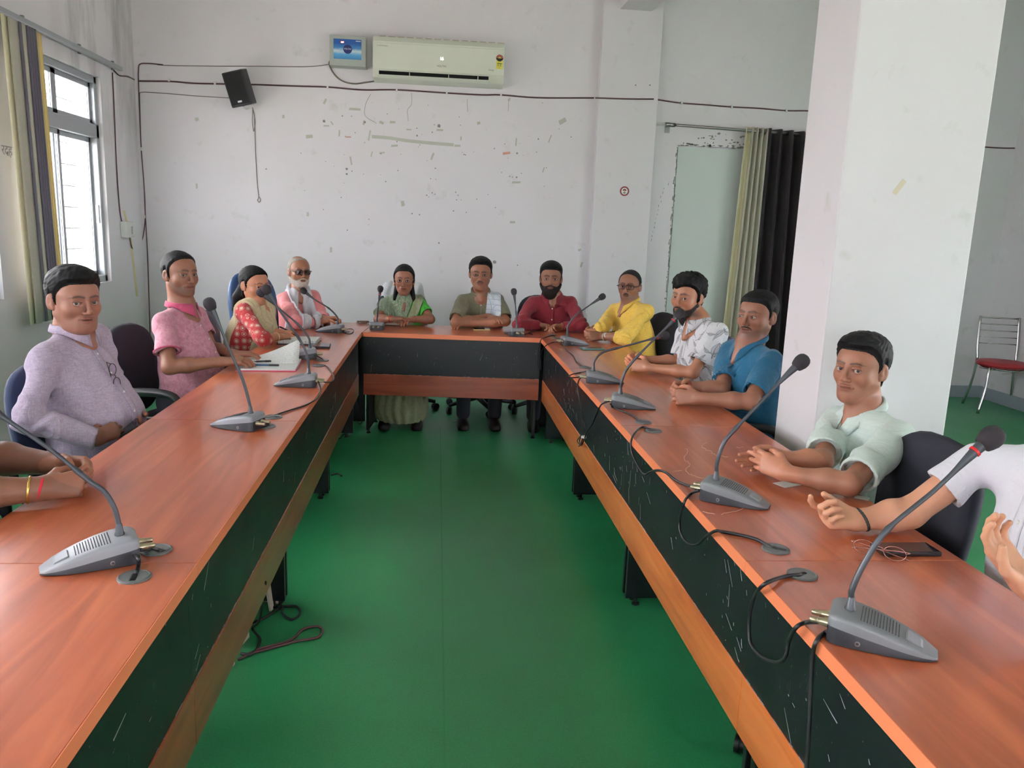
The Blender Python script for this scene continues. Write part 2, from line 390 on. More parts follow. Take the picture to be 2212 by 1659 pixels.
# corner fillers left and right of the back desk
def corner(poly, label):
    cx = sum(p[0] for p in poly)/len(poly); cy = sum(p[1] for p in poly)/len(poly); root = empty('corner_desk', (cx, cy, 0), 0, label, 'desk')
    q = [(x-cx, y-cy) for x, y in poly]; m = MB(); m.prism(q, TZ-TT, TZ); m.build('tabletop', M['wood_x'], root, bevel=.003)
    xs = [p[0] for p in q]; yy = [p[1] for p in q]
    m = MB(); m.box((min(xs)+.06, max(yy)-.1, .0), (max(xs)-.06, max(yy)-.08, TZ-TT)); m.build('side_panel', M['black'], root)
corner([(-1.06, 5.602), (-.507, 5.604), (-.468, 6.145), (-1.06, 6.145)], 'rosewood corner desk at the left end of the back desk')
corner([(.741, 5.509), (1.285, 5.509), (1.285, 6.05), (.782, 6.05)], 'rosewood corner desk at the right end of the back desk')
# ================================================================== microphones
TOP = TZ
def mic_base_parts(root, light=False):
    """x: rear (0) -> tip (.185), z up"""
    def sec(x, w, z0, z1, r=.012, n=3):
        pts = []
        r = min(r, w*.45, (z1-z0)*.45+1e-4)
        for cx, cz, a0 in ((w/2-r, z1-r, 0), (-w/2+r, z1-r, 90)):
            for k in range(n+1):
                a = math.radians(a0+90*k/n); pts.append((x, cx+r*math.cos(a), cz+r*math.sin(a)))
        pts += [(x, -w/2, z0), (x, w/2, z0)]
        return pts
    st = [(0, .082, .052), (.006, .096, .056), (.02, .104, .058), (.05, .104, .0545), (.08, .10, .0485), (.11, .094, .040), (.14, .085, .029), (.165, .070, .0185), (.182, .052, .0095), (.190, .036, .005)]
    split = lambda x: .035-.031*max(0, (x-.01)/.18)**1.1
    m = MB(); m.rings([sec(x, w*.985, .0015, split(x)+.001, .003) for x, w, z in st]); a = m.build('base', M['mic_dark'], root, auto=35)
    m = MB(); m.rings([sec(x, w, split(x), max(z, split(x)+.003), .009) for x, w, z in st]); m.build('shell', M['mic_light'] if light else M['mic_grey'], root, auto=40)
    zt = lambda x: float(np.interp(x, [s[0] for s in st], [s[2] for s in st]))
    m = MB()                                        # speaker slots
    for k in range(13):
        x = .055+k*.0055; w = .034-.0006*k
        m.box((x, -w, zt(x)-.004), (x+.0018, w, zt(x)+.0006), None)
    m.build('speaker_grille', M['mic_dark'], root)
    m = MB(); m.rings([[(x, -w, zt(x)+dz), (x, w, zt(x)+dz), (x, w, zt(x)-.003), (x, -w, zt(x)-.003)] for x, w, dz in ((.134, .018, .0006), (.137, .019, .0035), (.160, .017, .003), (.164, .016, .0004))])
    m.build('talk_button', M['mic_light'], root)
    for k, y in enumerate((-.017, .017)):
        m = MB(); X = Matrix.Translation((.002, y, .026))@Matrix.Rotation(-math.pi/2, 4, 'Y')
        m.lathe([(.0085, -.004), (.0085, .010), (.0072, .012), (.0072, .022), (.0058, .023), (.0058, .034), (.0045, .036)], 14, X); m.build('cable_connector', M['brass'], root, auto=40)
    m = MB(); X = Matrix.Translation((.055, .052, .014))@Matrix.Rotation(-math.pi/2, 4, 'X')
    for s in (1, -1):
        m = MB(); m.lathe([(.0052, -.003), (.0052, .0006), (.003, .0008), (.0028, -.0004)], 14, Matrix.Translation((.055, s*.0505, .013))@Matrix.Rotation(-s*math.pi/2, 4, 'X')); m.build('jack_socket', M['steel'], root)
    m = MB(); m.lathe([(.0105, 0), (.0105, .004), (.0085, .008), (.0065, .024), (.0055, .026)], 16, Matrix.Translation((.034, 0, .056))); m.build('neck_collar', M['neck'], root, auto=40)
PROTO = {}
def microphone(label, rootpx, tippx, neckpx, ballpx, light=False, ring=False, dy=0., facing=None):
    r0 = onz(rootpx[0], rootpx[1], TOP+.062); 
    if facing is None:
        t = onz(tippx[0], tippx[1], TOP+.006); d = (t-r0); a = math.atan2(d.y, d.x)
    else: a = facing
    # gooseneck leans in the vertical plane of constant y (or x for the back desk) and dy lets it drift
    loc = Vector((r0.x-.034*math.cos(a), r0.y-.034*math.sin(a), TOP+.0005))
    key = light
    if key not in PROTO:
        root = empty('gooseneck_microphone', loc, a); mic_base_parts(root, light); PROTO[key] = root
    else:
        root = copy_tree(PROTO[key]); 
        for c in list(root.children):
            if c.name.split('.')[0] in ('gooseneck', 'windscreen', 'status_ring'):
                for d in list(c.children): bpy.data.objects.remove(d)
                bpy.data.objects.remove(c)
        root.location = loc; root.rotation_euler = (0, 0, a)
    tag(root, label, 'microphone', 'gooseneck microphones on the desks')
    inv = Matrix.Rotation(-a, 4, 'Z')@Matrix.Translation(-loc)
    n = len(neckpx)+1; P = [Vector((.034, 0, .078))]
    for i, (u, v) in enumerate(list(neckpx)+[ballpx]):
        p = ony(u, v, r0.y+dy*((i+1)/n)); P.append(inv@p)
    b = P[-1]; d = (P[-1]-P[-2]).normalized(); path = spline(P, 6)
    L = 0; cum = [0]
    for i in range(1, len(path)): L += (path[i]-path[i-1]).length; cum.append(L)
    # stop short of the ball
    R = []
    pth = [p for p, c in zip(path, cum) if c < L-.014]; cc = cum[:len(pth)]
    for c in cc:
        q = c/L; R.append(.0058 if q < .34 else (.0068 if q < .40 else (.0046 if c < L-.095 else .0046+.006*(c-(L-.095))/.067)))
    m = MB(); m.tube([(.034, 0, .06)]+pth, [.006]+R, 10); g = m.build('gooseneck', M['neck'], root, auto=50)
    q = Vector((0, 0, 1)).rotation_difference(d).to_matrix().to_4x4()
    m = MB(); m.lathe([(.009, -.024), (.0155, -.021), (.0185, -.014), (.0215, -.003), (.0215, .006), (.019, .014), (.0135, .0205), (.006, .0235), (.001, .024)], 20, Matrix.Translation(b)@q); m.build('windscreen', M['foam'], root, smooth=True)
    if ring:
        m = MB(); m.lathe([(.0098, -.041), (.0112, -.041), (.0112, -.036), (.0098, -.036)], 18, Matrix.Translation(b)@q); m.build('status_ring', M['red'], root)
    return root
microphone('microphone on the nearest left desk, its neck arching over the bangled hands', (258, 1150), (106, 1228), [(247, 1098), (225, 1062), (192, 1038), (110, 972), (10, 903)], (-62, 850), light=True)
microphone('left-row microphone in front of the man in lavender shirt', (541, 890), (461, 914), [(532, 845), (521, 812), (500, 765), (470, 694)], (453, 657), light=True)
microphone('microphone beside the open register, its neck crossing the woman in red', (667, 805), (598, 830), [(665, 775), (650, 738), (604, 671)], (575.6, 625.5), light=True)
microphone('microphone in front of the woman in red kurta, behind the open register', (669.5, 750), (625, 772), [(666, 728), (643, 700), (611, 673)], (563, 632.6), light=True)
microphone('microphone under the chin of the old man in white scarf', (729.7, 699), (685, 714), [(728, 684), (710, 665.7), (680, 647)], (655.6, 628), light=True)
microphone('microphone on the back desk before the woman in green sari', (814, 694), None, [(815, 685), (817, 660)], (821.8, 624), ring=True, facing=math.radians(86))
microphone('microphone on the back desk beside the man in maroon shirt', (1116.5, 707), None, [(1116, 692), (1114, 665)], (1110, 630), facing=math.radians(112))
microphone('right-row microphone in front of the man in yellow shirt', (1225, 725), (1263, 743), [(1225, 712), (1229, 700), (1243, 681.5), (1270, 662)], (1301, 641))
microphone('microphone leaning low to the right, ball beside the yellow shirt', (1282, 799), (1334, 825), [(1284, 780), (1295, 766), (1312, 757.5), (1357, 746), (1405, 733)], (1436, 725), ring=True)
microphone('microphone with its ball at the chin of the bearded man in floral shirt', (1340, 848), (1405, 880), [(1343, 823), (1357, 793), (1400, 746), (1445, 702)], (1468, 677.7), ring=True)
microphone('right-row microphone in front of the man in pale green shirt', (1547, 1032), (1640, 1090), [(1549, 1000), (1561, 962), (1583, 932), (1650, 862), (1702, 808)], (1731, 782))
microphone('nearest microphone on the right, red ring below its large windscreen', (1837, 1310), (1992, 1407), [(1842, 1270), (1868, 1215), (1918, 1143), (2020, 1058), (2106, 975)], (2141, 946), ring=True)

# ================================================================== grommets and cables
def grommet(px, label, n=[0]):
    p = onz(px[0], px[1], TOP+.003); root = empty('cable_grommet', (p.x, p.y, TOP), math.radians(px[2]), label, 'cable grommet', 'cable grommets in the desktops')
    if n[0] == 0:
        m = MB(); m.lathe([(.034, .0003), (.034, .003), (.031, .005), (.0295, .005), (.029, .0042), (.0005, .0042)], 32); n1 = m.build('rim', M['grommet'], root, auto=40)
        m = MB(); m.box((-.006, -.024, .0043), (.006, .006, .0049)); m.lathe([(.006, .0043), (.006, .0049)], 12, Matrix.Translation((0, .006, 0))); m.build('slot', M['plastic_black'], root)
        n[0] = root
    else:
        for ch in n[0].children:
            c = ch.copy(); COL.objects.link(c); c.parent = root
    return p
gl = [((338, 1187, 60), 'grommet right of the nearest left microphone, the farther of two'), ((290, 1245, 10), 'grommet just below the nearest left microphone'),
      ((590, 900, 60), 'grommet right of the microphone before the lavender shirt'), ((575, 920, 0), 'grommet touching connectors of the microphone before the lavender shirt'),
      ((687, 789, 80), 'grommet behind the microphone beside the open register'), ((697, 778, 20), 'grommet next to the microphone of the woman in red'),
      ((745, 716, 40), 'grommet under coiled cable near the old man'), ((1192, 723, 30), 'grommet on the right corner desk, farther of two'), ((1200, 730, 80), 'grommet on the right corner desk, nearer of two'),
      ((1264, 793, 60), 'grommet left of the low-leaning microphone'), ((1390, 911, 60), 'grommet right of the microphone before the floral shirt'), ((1411, 930, -60), 'grommet just past the desk joint before the teal shirt'),
      ((1676, 1185, 60), 'grommet just beyond the near right desk joint'), ((1733, 1240, -60), 'grommet just before the near right desk joint')]
for px, lab in gl: grommet(px, lab)
def cable(label, pts, r=.0032, mat='rubber', name='microphone_cable', n=6, group='microphone cables', cat='cable'):
    P = []
    for p in pts:
        if len(p) == 2: q = onz(p[0], p[1], TOP+r+.0006)
        else:
            u, v, k = p[:3]
            if k == 'h': q = onx(u, v, XO-.008)              # hanging before the right desks
            elif k == 'l': q = onx(u, v, XI+.008)
            elif k == 'b': q = ony(u, v, 5.44)
            elif k == 'g': q = onz(u, v, TOP+.001)
            elif k == 'f': q = onz(u, v, r+.001)
            elif k == 'c': q = onz(u, v, TOP+.026)
            elif k == 'w': q = ony(u, v, YW-r-.001)
            elif k == 'p': q = ony(u, v, YW-.09-r-.001)
            elif k == 's': q = onx(u, v, XL+r+.001)
            elif k == 'z': q = onz(u, v, p[3])
        P.append(q)
    c = sum(P, Vector())/len(P); path = [p-c for p in spline(P, n)]
    m = MB(); m.tube(path, r, 8); o = m.build(name, M[mat], None, smooth=True, loc=c); tag(o, label, cat, group); return o
cable('cable looping from the nearest right microphone up to its grommet', [(1768, 1343, 'c'), (1740, 1345), (1719, 1356, 'z', .748), (1703.5, 1385, 'h'), (1697, 1417, 'h'), (1681, 1431, 'h'), (1649, 1421.7, 'h'), (1621, 1389.6, 'h'), (1619, 1334.7, 'h'), (1630, 1289, 'h'), (1652, 1261.5, 'z', .762), (1694, 1245.5), (1722, 1242), (1730, 1241, 'g')], .0045)
cable('cable hanging from the nearest right microphone to the floor', [(1798, 1362, 'c'), (1783.6, 1366), (1764, 1385, 'z', .75), (1754, 1426, 'h'), (1749, 1540.6, 'h'), (1742, 1659, 'h'), (1735, 1740, 'h')], .0045)
cable('cable from far grommet to the microphone before pale green shirt', [(1507, 1050.7, 'c'), (1483, 1047.7), (1459, 1037), (1440, 1022, 'z', .762), (1423, 1016, 'h'), (1405, 1019, 'h'), (1393, 1025, 'h'), (1381, 1011.5, 'h'), (1366, 981, 'h'), (1363, 954, 'h'), (1372, 935, 'z', .762), (1387, 922.6), (1401, 926), (1409, 929, 'g')], .004)
cable('cable drooping from the pale green shirt microphone to the near grommet', [(1510, 1059.7, 'c'), (1492, 1067), (1478, 1085, 'z', .748), (1468, 1123, 'h'), (1471, 1153, 'h'), (1486, 1174, 'h'), (1507, 1176, 'h'), (1525.5, 1159, 'h'), (1545, 1147, 'z', .762), (1561.7, 1148.7), (1601, 1156), (1634, 1165), (1662, 1180), (1672, 1184, 'g')], .0042)
cable('cable from the floral shirt microphone to the tied bundle', [(1317, 866, 'c'), (1300, 873, 'z', .757), (1291.6, 888, 'h'), (1281, 913, 'h'), (1270, 931, 'h'), (1263, 946, 'h'), (1256, 962, 'h'), (1252, 950, 'h'), (1263, 938, 'h'), (1258, 958, 'h'), (1250, 964, 'h')], .0034)
cable('short cable from floral shirt microphone to the grommet at its right', [(1318.8, 872, 'c'), (1326, 880.6), (1344, 888), (1362, 895), (1373, 902), (1382, 908.6), (1388, 911, 'g')], .0034)
cable('cable from the low-leaning microphone down to the tied bundle', [(1262, 812, 'c'), (1252, 819, 'z', .757), (1248, 833.6, 'h'), (1252, 868, 'h'), (1259, 904, 'h'), (1264.5, 927.6, 'h'), (1258, 948, 'h'), (1254, 960, 'h'), (1247, 952, 'h'), (1256, 940, 'h')], .0032)
cable('cable loop over the desk edge at the low-leaning microphone', [(1272, 801, 'c'), (1253.7, 804.6), (1238, 808), (1229, 813), (1235, 816), (1252, 814), (1262, 811, 'c')], .0032)
cable('cable from the yellow shirt microphone to the grommet before it', [(1216, 741, 'c'), (1223, 756), (1237, 766.7), (1245, 781), (1256, 790), (1262, 793, 'g')], .003)
cable('cable from yellow shirt microphone drooping over the inner desk corner', [(1213, 738, 'c'), (1194, 739.6), (1180, 746, 'z', .75), (1171.5, 757.6, 'h'), (1169, 776, 'h'), (1168, 800, 'h')], .003)
cable('cable arching from corner grommet and hanging before the back desk end', [(1201, 729, 'g'), (1193, 725), (1179.6, 727.8), (1168, 735, 'z', .752), (1163, 761, 'b'), (1161.5, 786.6, 'b'), (1165, 797, 'b')], .003)
cable('coiled cable right of the maroon shirt microphone', [(1124, 720, 'c'), (1128, 722.5), (1138, 721), (1152, 714), (1163, 710), (1164, 713), (1152, 717), (1141, 720), (1150, 722)], .0028)
m = MB(); q = onx(1261, 944, XO-.011); m.lathe([(.011, -.004), (.013, -.004), (.013, .004), (.011, .004)], 14); m.tube([(.008, 0, .003), (-.003, -.02, .012), (-.008, -.05, .02)], .0022, 6)
tag(m.build('cable_tie', M['plastic_white'], None, loc=q), 'white plastic tie around a cable bundle below the right desks', 'cable tie')
cable('short cable from nearest left microphone to the grommet beside it', [(303, 1188, 'c'), (324, 1186), (345, 1190), (349, 1192, 'g')], .0042)
cable('short cable from nearest left microphone down to the lower grommet', [(291, 1200, 'c'), (299, 1208, 'z', .775), (299, 1222), (295, 1236), (293, 1240, 'g')], .0042)
cable('cable from register-side microphone along the edge to the grommet', [(687.5, 824, 'c'), (693, 843), (684.8, 860), (663, 874), (630.5, 884.8), (602, 894), (592, 899, 'g')], .0034)
cable('cable looping from register-side microphone back to the far grommet', [(687.5, 822, 'c'), (703.7, 825.6), (718, 823.7), (721, 814), (712, 798), (702, 789), (690, 788.5), (686, 789, 'g')], .003)
cable('short cable at the microphone before the lavender shirt', [(566, 913, 'c'), (575, 914), (580, 918), (575, 921, 'g')], .0038)
cable('short cable at the microphone of the woman in red', [(679, 768, 'c'), (688, 770), (696, 775), (699, 778, 'g')], .003)
cable('coiled cable beside the old man\'s microphone', [(735, 710, 'c'), (742, 718), (754, 721), (763, 717), (762, 711), (750, 711), (740, 716), (748, 720)], .0028)

# ================================================================== things on the desks
def phone(label, corners, mat_body, mat_screen, z=.0095, group=None):
    """corners in the photo: far-left, far-right, near-right, near-left"""
    P = [onz(u, v, TOP+z) for u, v in corners]; c = sum(P, Vector())/4; c.z = TOP+.0005
    e1 = ((P[1]-P[0])+(P[2]-P[3]))/2; e2 = ((P[3]-P[0])+(P[2]-P[1]))/2; a = math.atan2(e1.y, e1.x); L, Wd = e1.length, e2.length
    Wd = max(min(Wd, .085 if L > Wd else .17), .06)
    root = empty('smartphone', c, a, label, 'phone', group)
    m = MB(); m.box((-L/2, -Wd/2, 0), (L/2, Wd/2, z)); m.build('phone_body', mat_body, root, bevel=.003)
    m = MB(); m.box((-L/2+.004, -Wd/2+.004, z-.0005), (L/2-.004, Wd/2-.004, z+.0004)); m.build('screen', mat_screen, root)
    return root
SCR = plain('dark_glass_screen', (26, 28, 34), .06); SCR2 = plain('grey_glass_screen', (70, 78, 84), .1)
phone('large black smartphone lying behind the spectacles on right desk', [(1876, 1170), (2000, 1172), (2036, 1192), (1915, 1196)], M['plastic_black'], SCR, .011)
phone('teal-edged smartphone lying before the man in yellow shirt', [(1258, 749), (1300, 749), (1306, 754), (1253, 753)], plain('teal_phone_case', (70, 120, 116), .4), SCR2)
r = empty('flip_wallet_phone', onz(1040, 713, TOP), math.radians(2), 'gold-edged dark phone lying before the man in olive', 'phone')
m = MB(); m.box((-.062, -.035, 0), (.062, .035, .009)); m.build('phone_body', plain('gold_case', (170, 140, 90), .35, .3), r, bevel=.002)
m = MB(); m.box((-.058, -.031, .009), (.022, .031, .0105)); m.build('screen', SCR, r)
m = MB(); m.box((.026, -.03, .009), (.06, .031, .0115)); m.build('cover_flap', M['plastic_white'], r, bevel=.001)
phone('black smartphone lying beside the notebook of the woman in red', [(668, 741), (713, 742), (714, 749), (664, 749)], M['plastic_black'], SCR, .012)
# spectacles on the desk
r = empty('spectacles', onz(1898, 1205, TOP), math.radians(-38), 'folded thin-rimmed spectacles lying before the black smartphone', 'spectacles')
gm = plain('rose_gold_wire', (168, 120, 110), .25, .8); lens = NT('spectacle_lens', (.97, .92, 1, 1), .02, trans=1).m; lens.node_tree.nodes['Principled BSDF'].inputs['IOR'].default_value = 1.1
m = MB()
for s in (1, -1):
    pts = [Vector((s*.034+.026*math.cos(a)*(1 if abs(math.cos(a)) < .8 else .96), -.004, .021+.017*math.sin(a))) for a in (2*math.pi*k/20 for k in range(21))]
    m.tube(pts, .0011, 6)
m.tube(spline([(-.009, -.004, .026), (0, -.006, .030), (.009, -.004, .026)], 4), .0011, 6); m.build('rim', gm, r, smooth=True)
for s in (1, -1):
    m = MB(); m.rings([[(s*.034+.0255*math.cos(a), -.004+d, .021+.0165*math.sin(a)) for a in (2*math.pi*k/20 for k in range(20))] for d in (-.0006, .0006)]); m.build('lens', lens, r)
    m = MB(); m.tube(spline([(s*.060, -.004, .026), (s*.063, .004, .027), (s*.02, .014+.004*(s > 0), .018), (-s*.05, .018+.005*(s > 0), .006), (-s*.064, .018+.005*(s > 0), .003)], 6), [.0013]*19+[.0022]*6, 6); m.build('temple', gm, r, smooth=True)
# paper slips under the elbow
for (cx_, cy_, lab, w, h, a) in ((1700, 1046, 'white paper slip under the forearm in pale green', .07, .05, .4), (1862, 1076, 'white paper scrap beside the near elbow in pale green', .03, .04, .9)):
    p = onz(cx_, cy_, TOP); m = MB(); m.box((-w/2, -h/2, 0), (w/2, h/2, .0008)); o = m.build('paper_slip', M['plastic_white'], None, loc=(p.x, p.y, TOP+.0003)); o.rotation_euler[2] = a; tag(o, lab, 'paper')
# open register with pink cover
def paper_mat():
    n = NT('handwritten_page', srgb(232, 234, 232), .7); c = n.coord(); s = n.sep(c)
    rule = n.ramp(n.math('FRACT', n.math('MULTIPLY', s[1], 110)), [(0, (1, 1, 1)), (.08, (0, 0, 0))])
    scr = n.ramp(n.noise(n.coord((260, 110, 1)), 1.6, 3, .6, 2), [(.56, (0, 0, 0)), (.6, (1, 1, 1))])
    line = n.ramp(n.math('FRACT', n.math('ADD', n.math('MULTIPLY', s[1], 110), .35)), [(.3, (0, 0, 0)), (.4, (1, 1, 1)), (.75, (1, 1, 1)), (.85, (0, 0, 0))])
    b = n.mix(n.math('MULTIPLY', rule, .4), srgb(232, 234, 232), srgb(150, 160, 190))
    n.col(n.mix(n.math('MULTIPLY', n.math('MULTIPLY', scr, line), .8), b, srgb(50, 60, 100))); return n.m
M['paper'] = paper_mat()
A, Bp = onz(509, 802, TOP), onz(640, 803, TOP); a = math.atan2((Bp-A).y, (Bp-A).x); Wd = (Bp-A).length
r = empty('open_register', A, a, 'open handwritten register with pink cover under the hand in pink polo', 'register')
m = MB(); m.box((0, 0, 0), (Wd, .34, .004)); m.build('cover', plain('pink_cover', (190, 60, 96), .4), r, bevel=.001)
m = MB(); m.box((.006, .006, .0042), (Wd-.006, .165, .0125)); m.build('page_block', M['paper'], r)
m = MB(); rows = []
for i in range(13):
    t = i/12; row = []
    for j in range(9):
        x = .006+(Wd-.012)*j/8; k = (j/8)
        y = .165+.165*t; z = .0130+.006*math.sin(t*math.pi)+ (.115*k**1.3)*math.sin(t*math.pi*.5)*(.35+.65*t) 
        y -= .05*k*t*t
        row.append((x, y, z))
    rows.append(row)
m.grid(rows); m.build('lifted_page', M['paper'], r, smooth=True, solid=.0012)
m = MB(); m.box((.006, .170, .0042), (Wd-.006, .332, .011)); m.build('page_block', M['paper'], r)
def pen(label, p0, p1, z, col, lift=0):
    a, b = onz(p0[0], p0[1], z), onz(p1[0], p1[1], z+lift); d = (b-a); L = d.length; c = a
    root = empty('pen', c, 0, label, 'pen'); q = Vector((0, 0, 1)).rotation_difference(d).to_matrix().to_4x4()
    m = MB(); m.lathe([(.0008, 0), (.0022, .008), (.0045, .016), (.0045, L-.006), (.003, L)], 12, q); m.build('barrel', plain('pen_barrel', col, .25), root, auto=40)
    m = MB(); m.lathe([(.0052, L*.66), (.0052, L-.004), (.004, L+.002)], 12, q); m.build('cap', M['plastic_black'], root, auto=40)
pen('black pen held under the fingers on the open register', (548, 781), (585, 780), TOP+.022, (20, 20, 26))
pen('clear blue ballpoint pen lying on the register near its fold', (540, 788), (602, 789), TOP+.018, (60, 96, 130))
# notebook of the woman in red
A, Bp = onz(615, 742, TOP), onz(676, 741, TOP); r = empty('notebook', (A+Bp)/2, 0, 'thick white notebook under the writing hand in red kurta', 'notebook')
m = MB(); m.box((-.12, -.075, 0), (.12, .12, .006)); m.build('cover', M['plastic_black'], r, bevel=.001)
m = MB(); m.box((-.115, -.07, .006), (.115, .115, .028)); m.build('page_block', M['paper'], r, bevel=.002)
pen('dark pen in the writing hand of the woman in red', (627, 716), (604, 706), TOP+.05, (40, 30, 40), .03)
# bag of the woman in green
p = onz(845, 701, TOP); r = empty('clutch_purse', p, math.radians(-4), 'cream clutch purse lying under the hands in green sari', 'purse')
m = MB(); m.rings([[(x*s_, y, z) for x, z in ((-.11, .004), (.11, .004), (.113, .018), (.10, .032), (-.10, .036), (-.113, .018))] for y, s_ in ((-.07, .96), (-.06, 1), (.06, 1), (.075, .95))]); m.build('bag_body', plain('cream_leather', (206, 196, 176), .5), r, bevel=.004)
m = MB(); m.box((-.10, -.072, .022), (.10, -.068, .025)); m.build('zip', plain('brown_zip', (120, 90, 60), .4), r)
p = onz(847, 690, TOP+.05); m = MB(); m.box((-.042, -.02, 0), (.042, .02, .016)); tag(m.build('phone_wallet', plain('maroon_leather', (112, 40, 40), .4), None, bevel=.004, loc=p), 'small maroon wallet held on the cream purse', 'wallet')
p = onz(783, 699, TOP); m = MB(); rr = random.Random(5)
for k in range(7):
    pts = [Vector((rr.uniform(-.045, .05), rr.uniform(-.03, .03), rr.uniform(.003, .02))) for _ in range(5)]; m.tube(spline(pts, 6), .0022, 6)
tag(m.build('strap_tangle', plain('brown_cord', (120, 92, 72), .6), None, smooth=True, loc=p), 'tangled brown cord strap left of the sari microphone', 'strap')
# glue scratches on the right desk
m = MB(); rr = random.Random(9)
for pts in ([(1480, 968), (1486, 975), (1478, 990), (1490, 1003), (1482, 1018), (1500, 1028), (1528, 1036)], [(1527, 955), (1518, 966), (1535, 975), (1548, 983), (1572, 988)], [(1557, 1111), (1580, 1106), (1605, 1098), (1604, 1090)], [(1454, 1018), (1474, 1017)], [(1518, 1104), (1545, 1110)], [(1592, 967), (1606, 966)]):
    P = [onz(u, v, TOP+.0006)+Vector((rr.uniform(-.002, .002), rr.uniform(-.002, .002), 0)) for u, v in spline([(u, v, 0) for u, v in pts], 7) for u, v in [(u, v)]] if False else [onz(q.x+rr.uniform(-1.6, 1.6), q.y+rr.uniform(-1.2, 1.2), TOP+.0005) for q in spline([(u, v, 0) for u, v in pts], 7)]
    m.tube(P, .0006, 4)
o = m.build('dried_glue_trails', plain('dried_glue', (226, 190, 170), .5), None); tag(o, 'pale dried glue trails squiggling over the right desk', 'glue marks', kind='stuff')

# ================================================================== wall things
def wpt(u, v, d=0.): return ony(u, v, YW-d)
# air conditioner
r = empty('air_conditioner', (-.012, YW, 2.70), 0, 'white split air conditioner with lit 16 on the back wall', 'air conditioner'); Wc = .555
prof = [(-.0, .0), (-.09, .0), (-.165, .018), (-.205, .07), (-.215, .12), (-.212, .30), (-.185, .335), (-.17, .345), (0, .345)]
m = MB(); m.rings([[(x, y, z) for y, z in prof] for x in (-Wc, -Wc+.01, Wc-.01, Wc)]); m.build('housing', M['ac'], r, auto=30)
m = MB(); m.rings([[(x, -.216, .075), (x, -.2195, .08), (x, -.2175, .285), (x, -.214, .288)] for x in (-Wc+.004, Wc-.004)]); m.build('front_panel', M['ac'], r)
m = MB(); m.rings([[(x, -.205, .066), (x, -.171, .019), (x, -.12, .05), (x, -.16, .09)] for x in (-Wc+.05, Wc-.13)]); m.build('air_outlet', M['plastic_black'], r)
m = MB(); m.rings([[(x, -.178, .010), (x, -.222, .030), (x, -.224, .034), (x, -.180, .016)] for x in (-Wc+.04, Wc-.125)]); m.build('louvre', M['ac'], r)
for x in (-.25, .08, .33):
    m = MB(); m.box((x, -.215, .02), (x+.006, -.16, .062)); m.build('louvre_bracket', M['ac'], r)
m = MB()
for k in range(14): m.box((-Wc+.05+k*.077, -.17, .345), (-Wc+.105+k*.077, -.02, .352))
m.build('top_grille', plain('beige_grille', (180, 170, 150), .5), r)
def text(s, size, loc, parent, mat, rot=(math.pi/2, 0, 0), ext=.0006, name='lettering', sx=1):
    cu = bpy.data.curves.new(name, 'FONT'); cu.body = s; cu.size = size; cu.extrude = ext; cu.align_x = 'CENTER'; cu.align_y = 'CENTER'
    t = bpy.data.objects.new(name, cu); me = bpy.data.meshes.new_from_object(t); bpy.data.objects.remove(t)
    o = bpy.data.objects.new(name, me); COL.objects.link(o); me.materials.clear(); me.materials.append(mat)
    o.parent = parent; o.location = loc; o.rotation_euler = rot; o.scale = (sx, 1, 1); return o
ink = plain('grey_print', (110, 112, 112), .5); ink2 = plain('white_print', (240, 240, 240), .4); inkr = plain('red_print', (190, 30, 40), .4)
glow = NT('lit_digits', (1, 1, 1, 1), .4); glow.p.inputs['Emission Color'].default_value = (1, 1, 1, 1); glow.p.inputs['Emission Strength'].default_value = 1.5
text('VOLTAS', .022, (.022, -.2215, .125), r, ink); text('16', .034, (.022, -.2205, .185), r, glow.m)
text('A TATA Product', .013, (-.475, -.2205, .262), r, ink); text('Energy', .016, (.445, -.2215, .117), r, ink)
# energy label
lb = MB(); lb.box((.485, -.2215, .128), (.541, -.2205, .20)); yl = lb.build('energy_label', plain('yellow_label', (224, 214, 90), .5), r)
def flat(pts, y, mat, th=.0008, name='energy_label'):
    m = MB(); m.rings([[(x, y-q, z) for x, z in pts] for q in (0, th)][::-1]); return m.build(name, mat, r)
arc = lambda cx, cz, ra, a0, a1, n=14: [(cx+ra*math.cos(math.radians(a0+(a1-a0)*k/n)), cz+ra*math.sin(math.radians(a0+(a1-a0)*k/n))) for k in range(n+1)]
flat(arc(.513, .214, .031, 0, 180), -.2216, plain('red_label', (150, 40, 44), .5))
flat([(.482, .214), (.544, .214), (.541, .205), (.524, .190), (.502, .190), (.485, .205)], -.2222, plain('dark_label', (24, 24, 26), .5))
flat(arc(.513, .214, .014, 0, 180), -.2226, plain('gold_label', (206, 190, 90), .5))
for k in range(5):
    a = math.radians(22+34*k); c_ = (.513+.0225*math.cos(a), .214+.0225*math.sin(a)); flat([(c_[0]+(.0045 if q % 2 else .0018)*math.cos(q*math.pi/5), c_[1]+(.0045 if q % 2 else .0018)*math.sin(q*math.pi/5)) for q in range(10)], -.2226, plain('pale_star', (236, 200, 196), .5), name='star')
gp_ = plain('green_print', (70, 90, 40), .5)
flat([(.494, .172), (.534, .170), (.534, .176), (.494, .178)], -.2217, gp_); 
for k in range(3): flat([(.495, .165-.007*k), (.508, .165-.007*k), (.508, .168-.007*k), (.495, .168-.007*k)], -.2217, gp_); flat([(.514, .165-.007*k), (.530, .165-.007*k), (.530, .168-.007*k), (.514, .168-.007*k)], -.2217, gp_)
text('5', .014, (.513, -.2222, .138), r, M['plastic_black'])
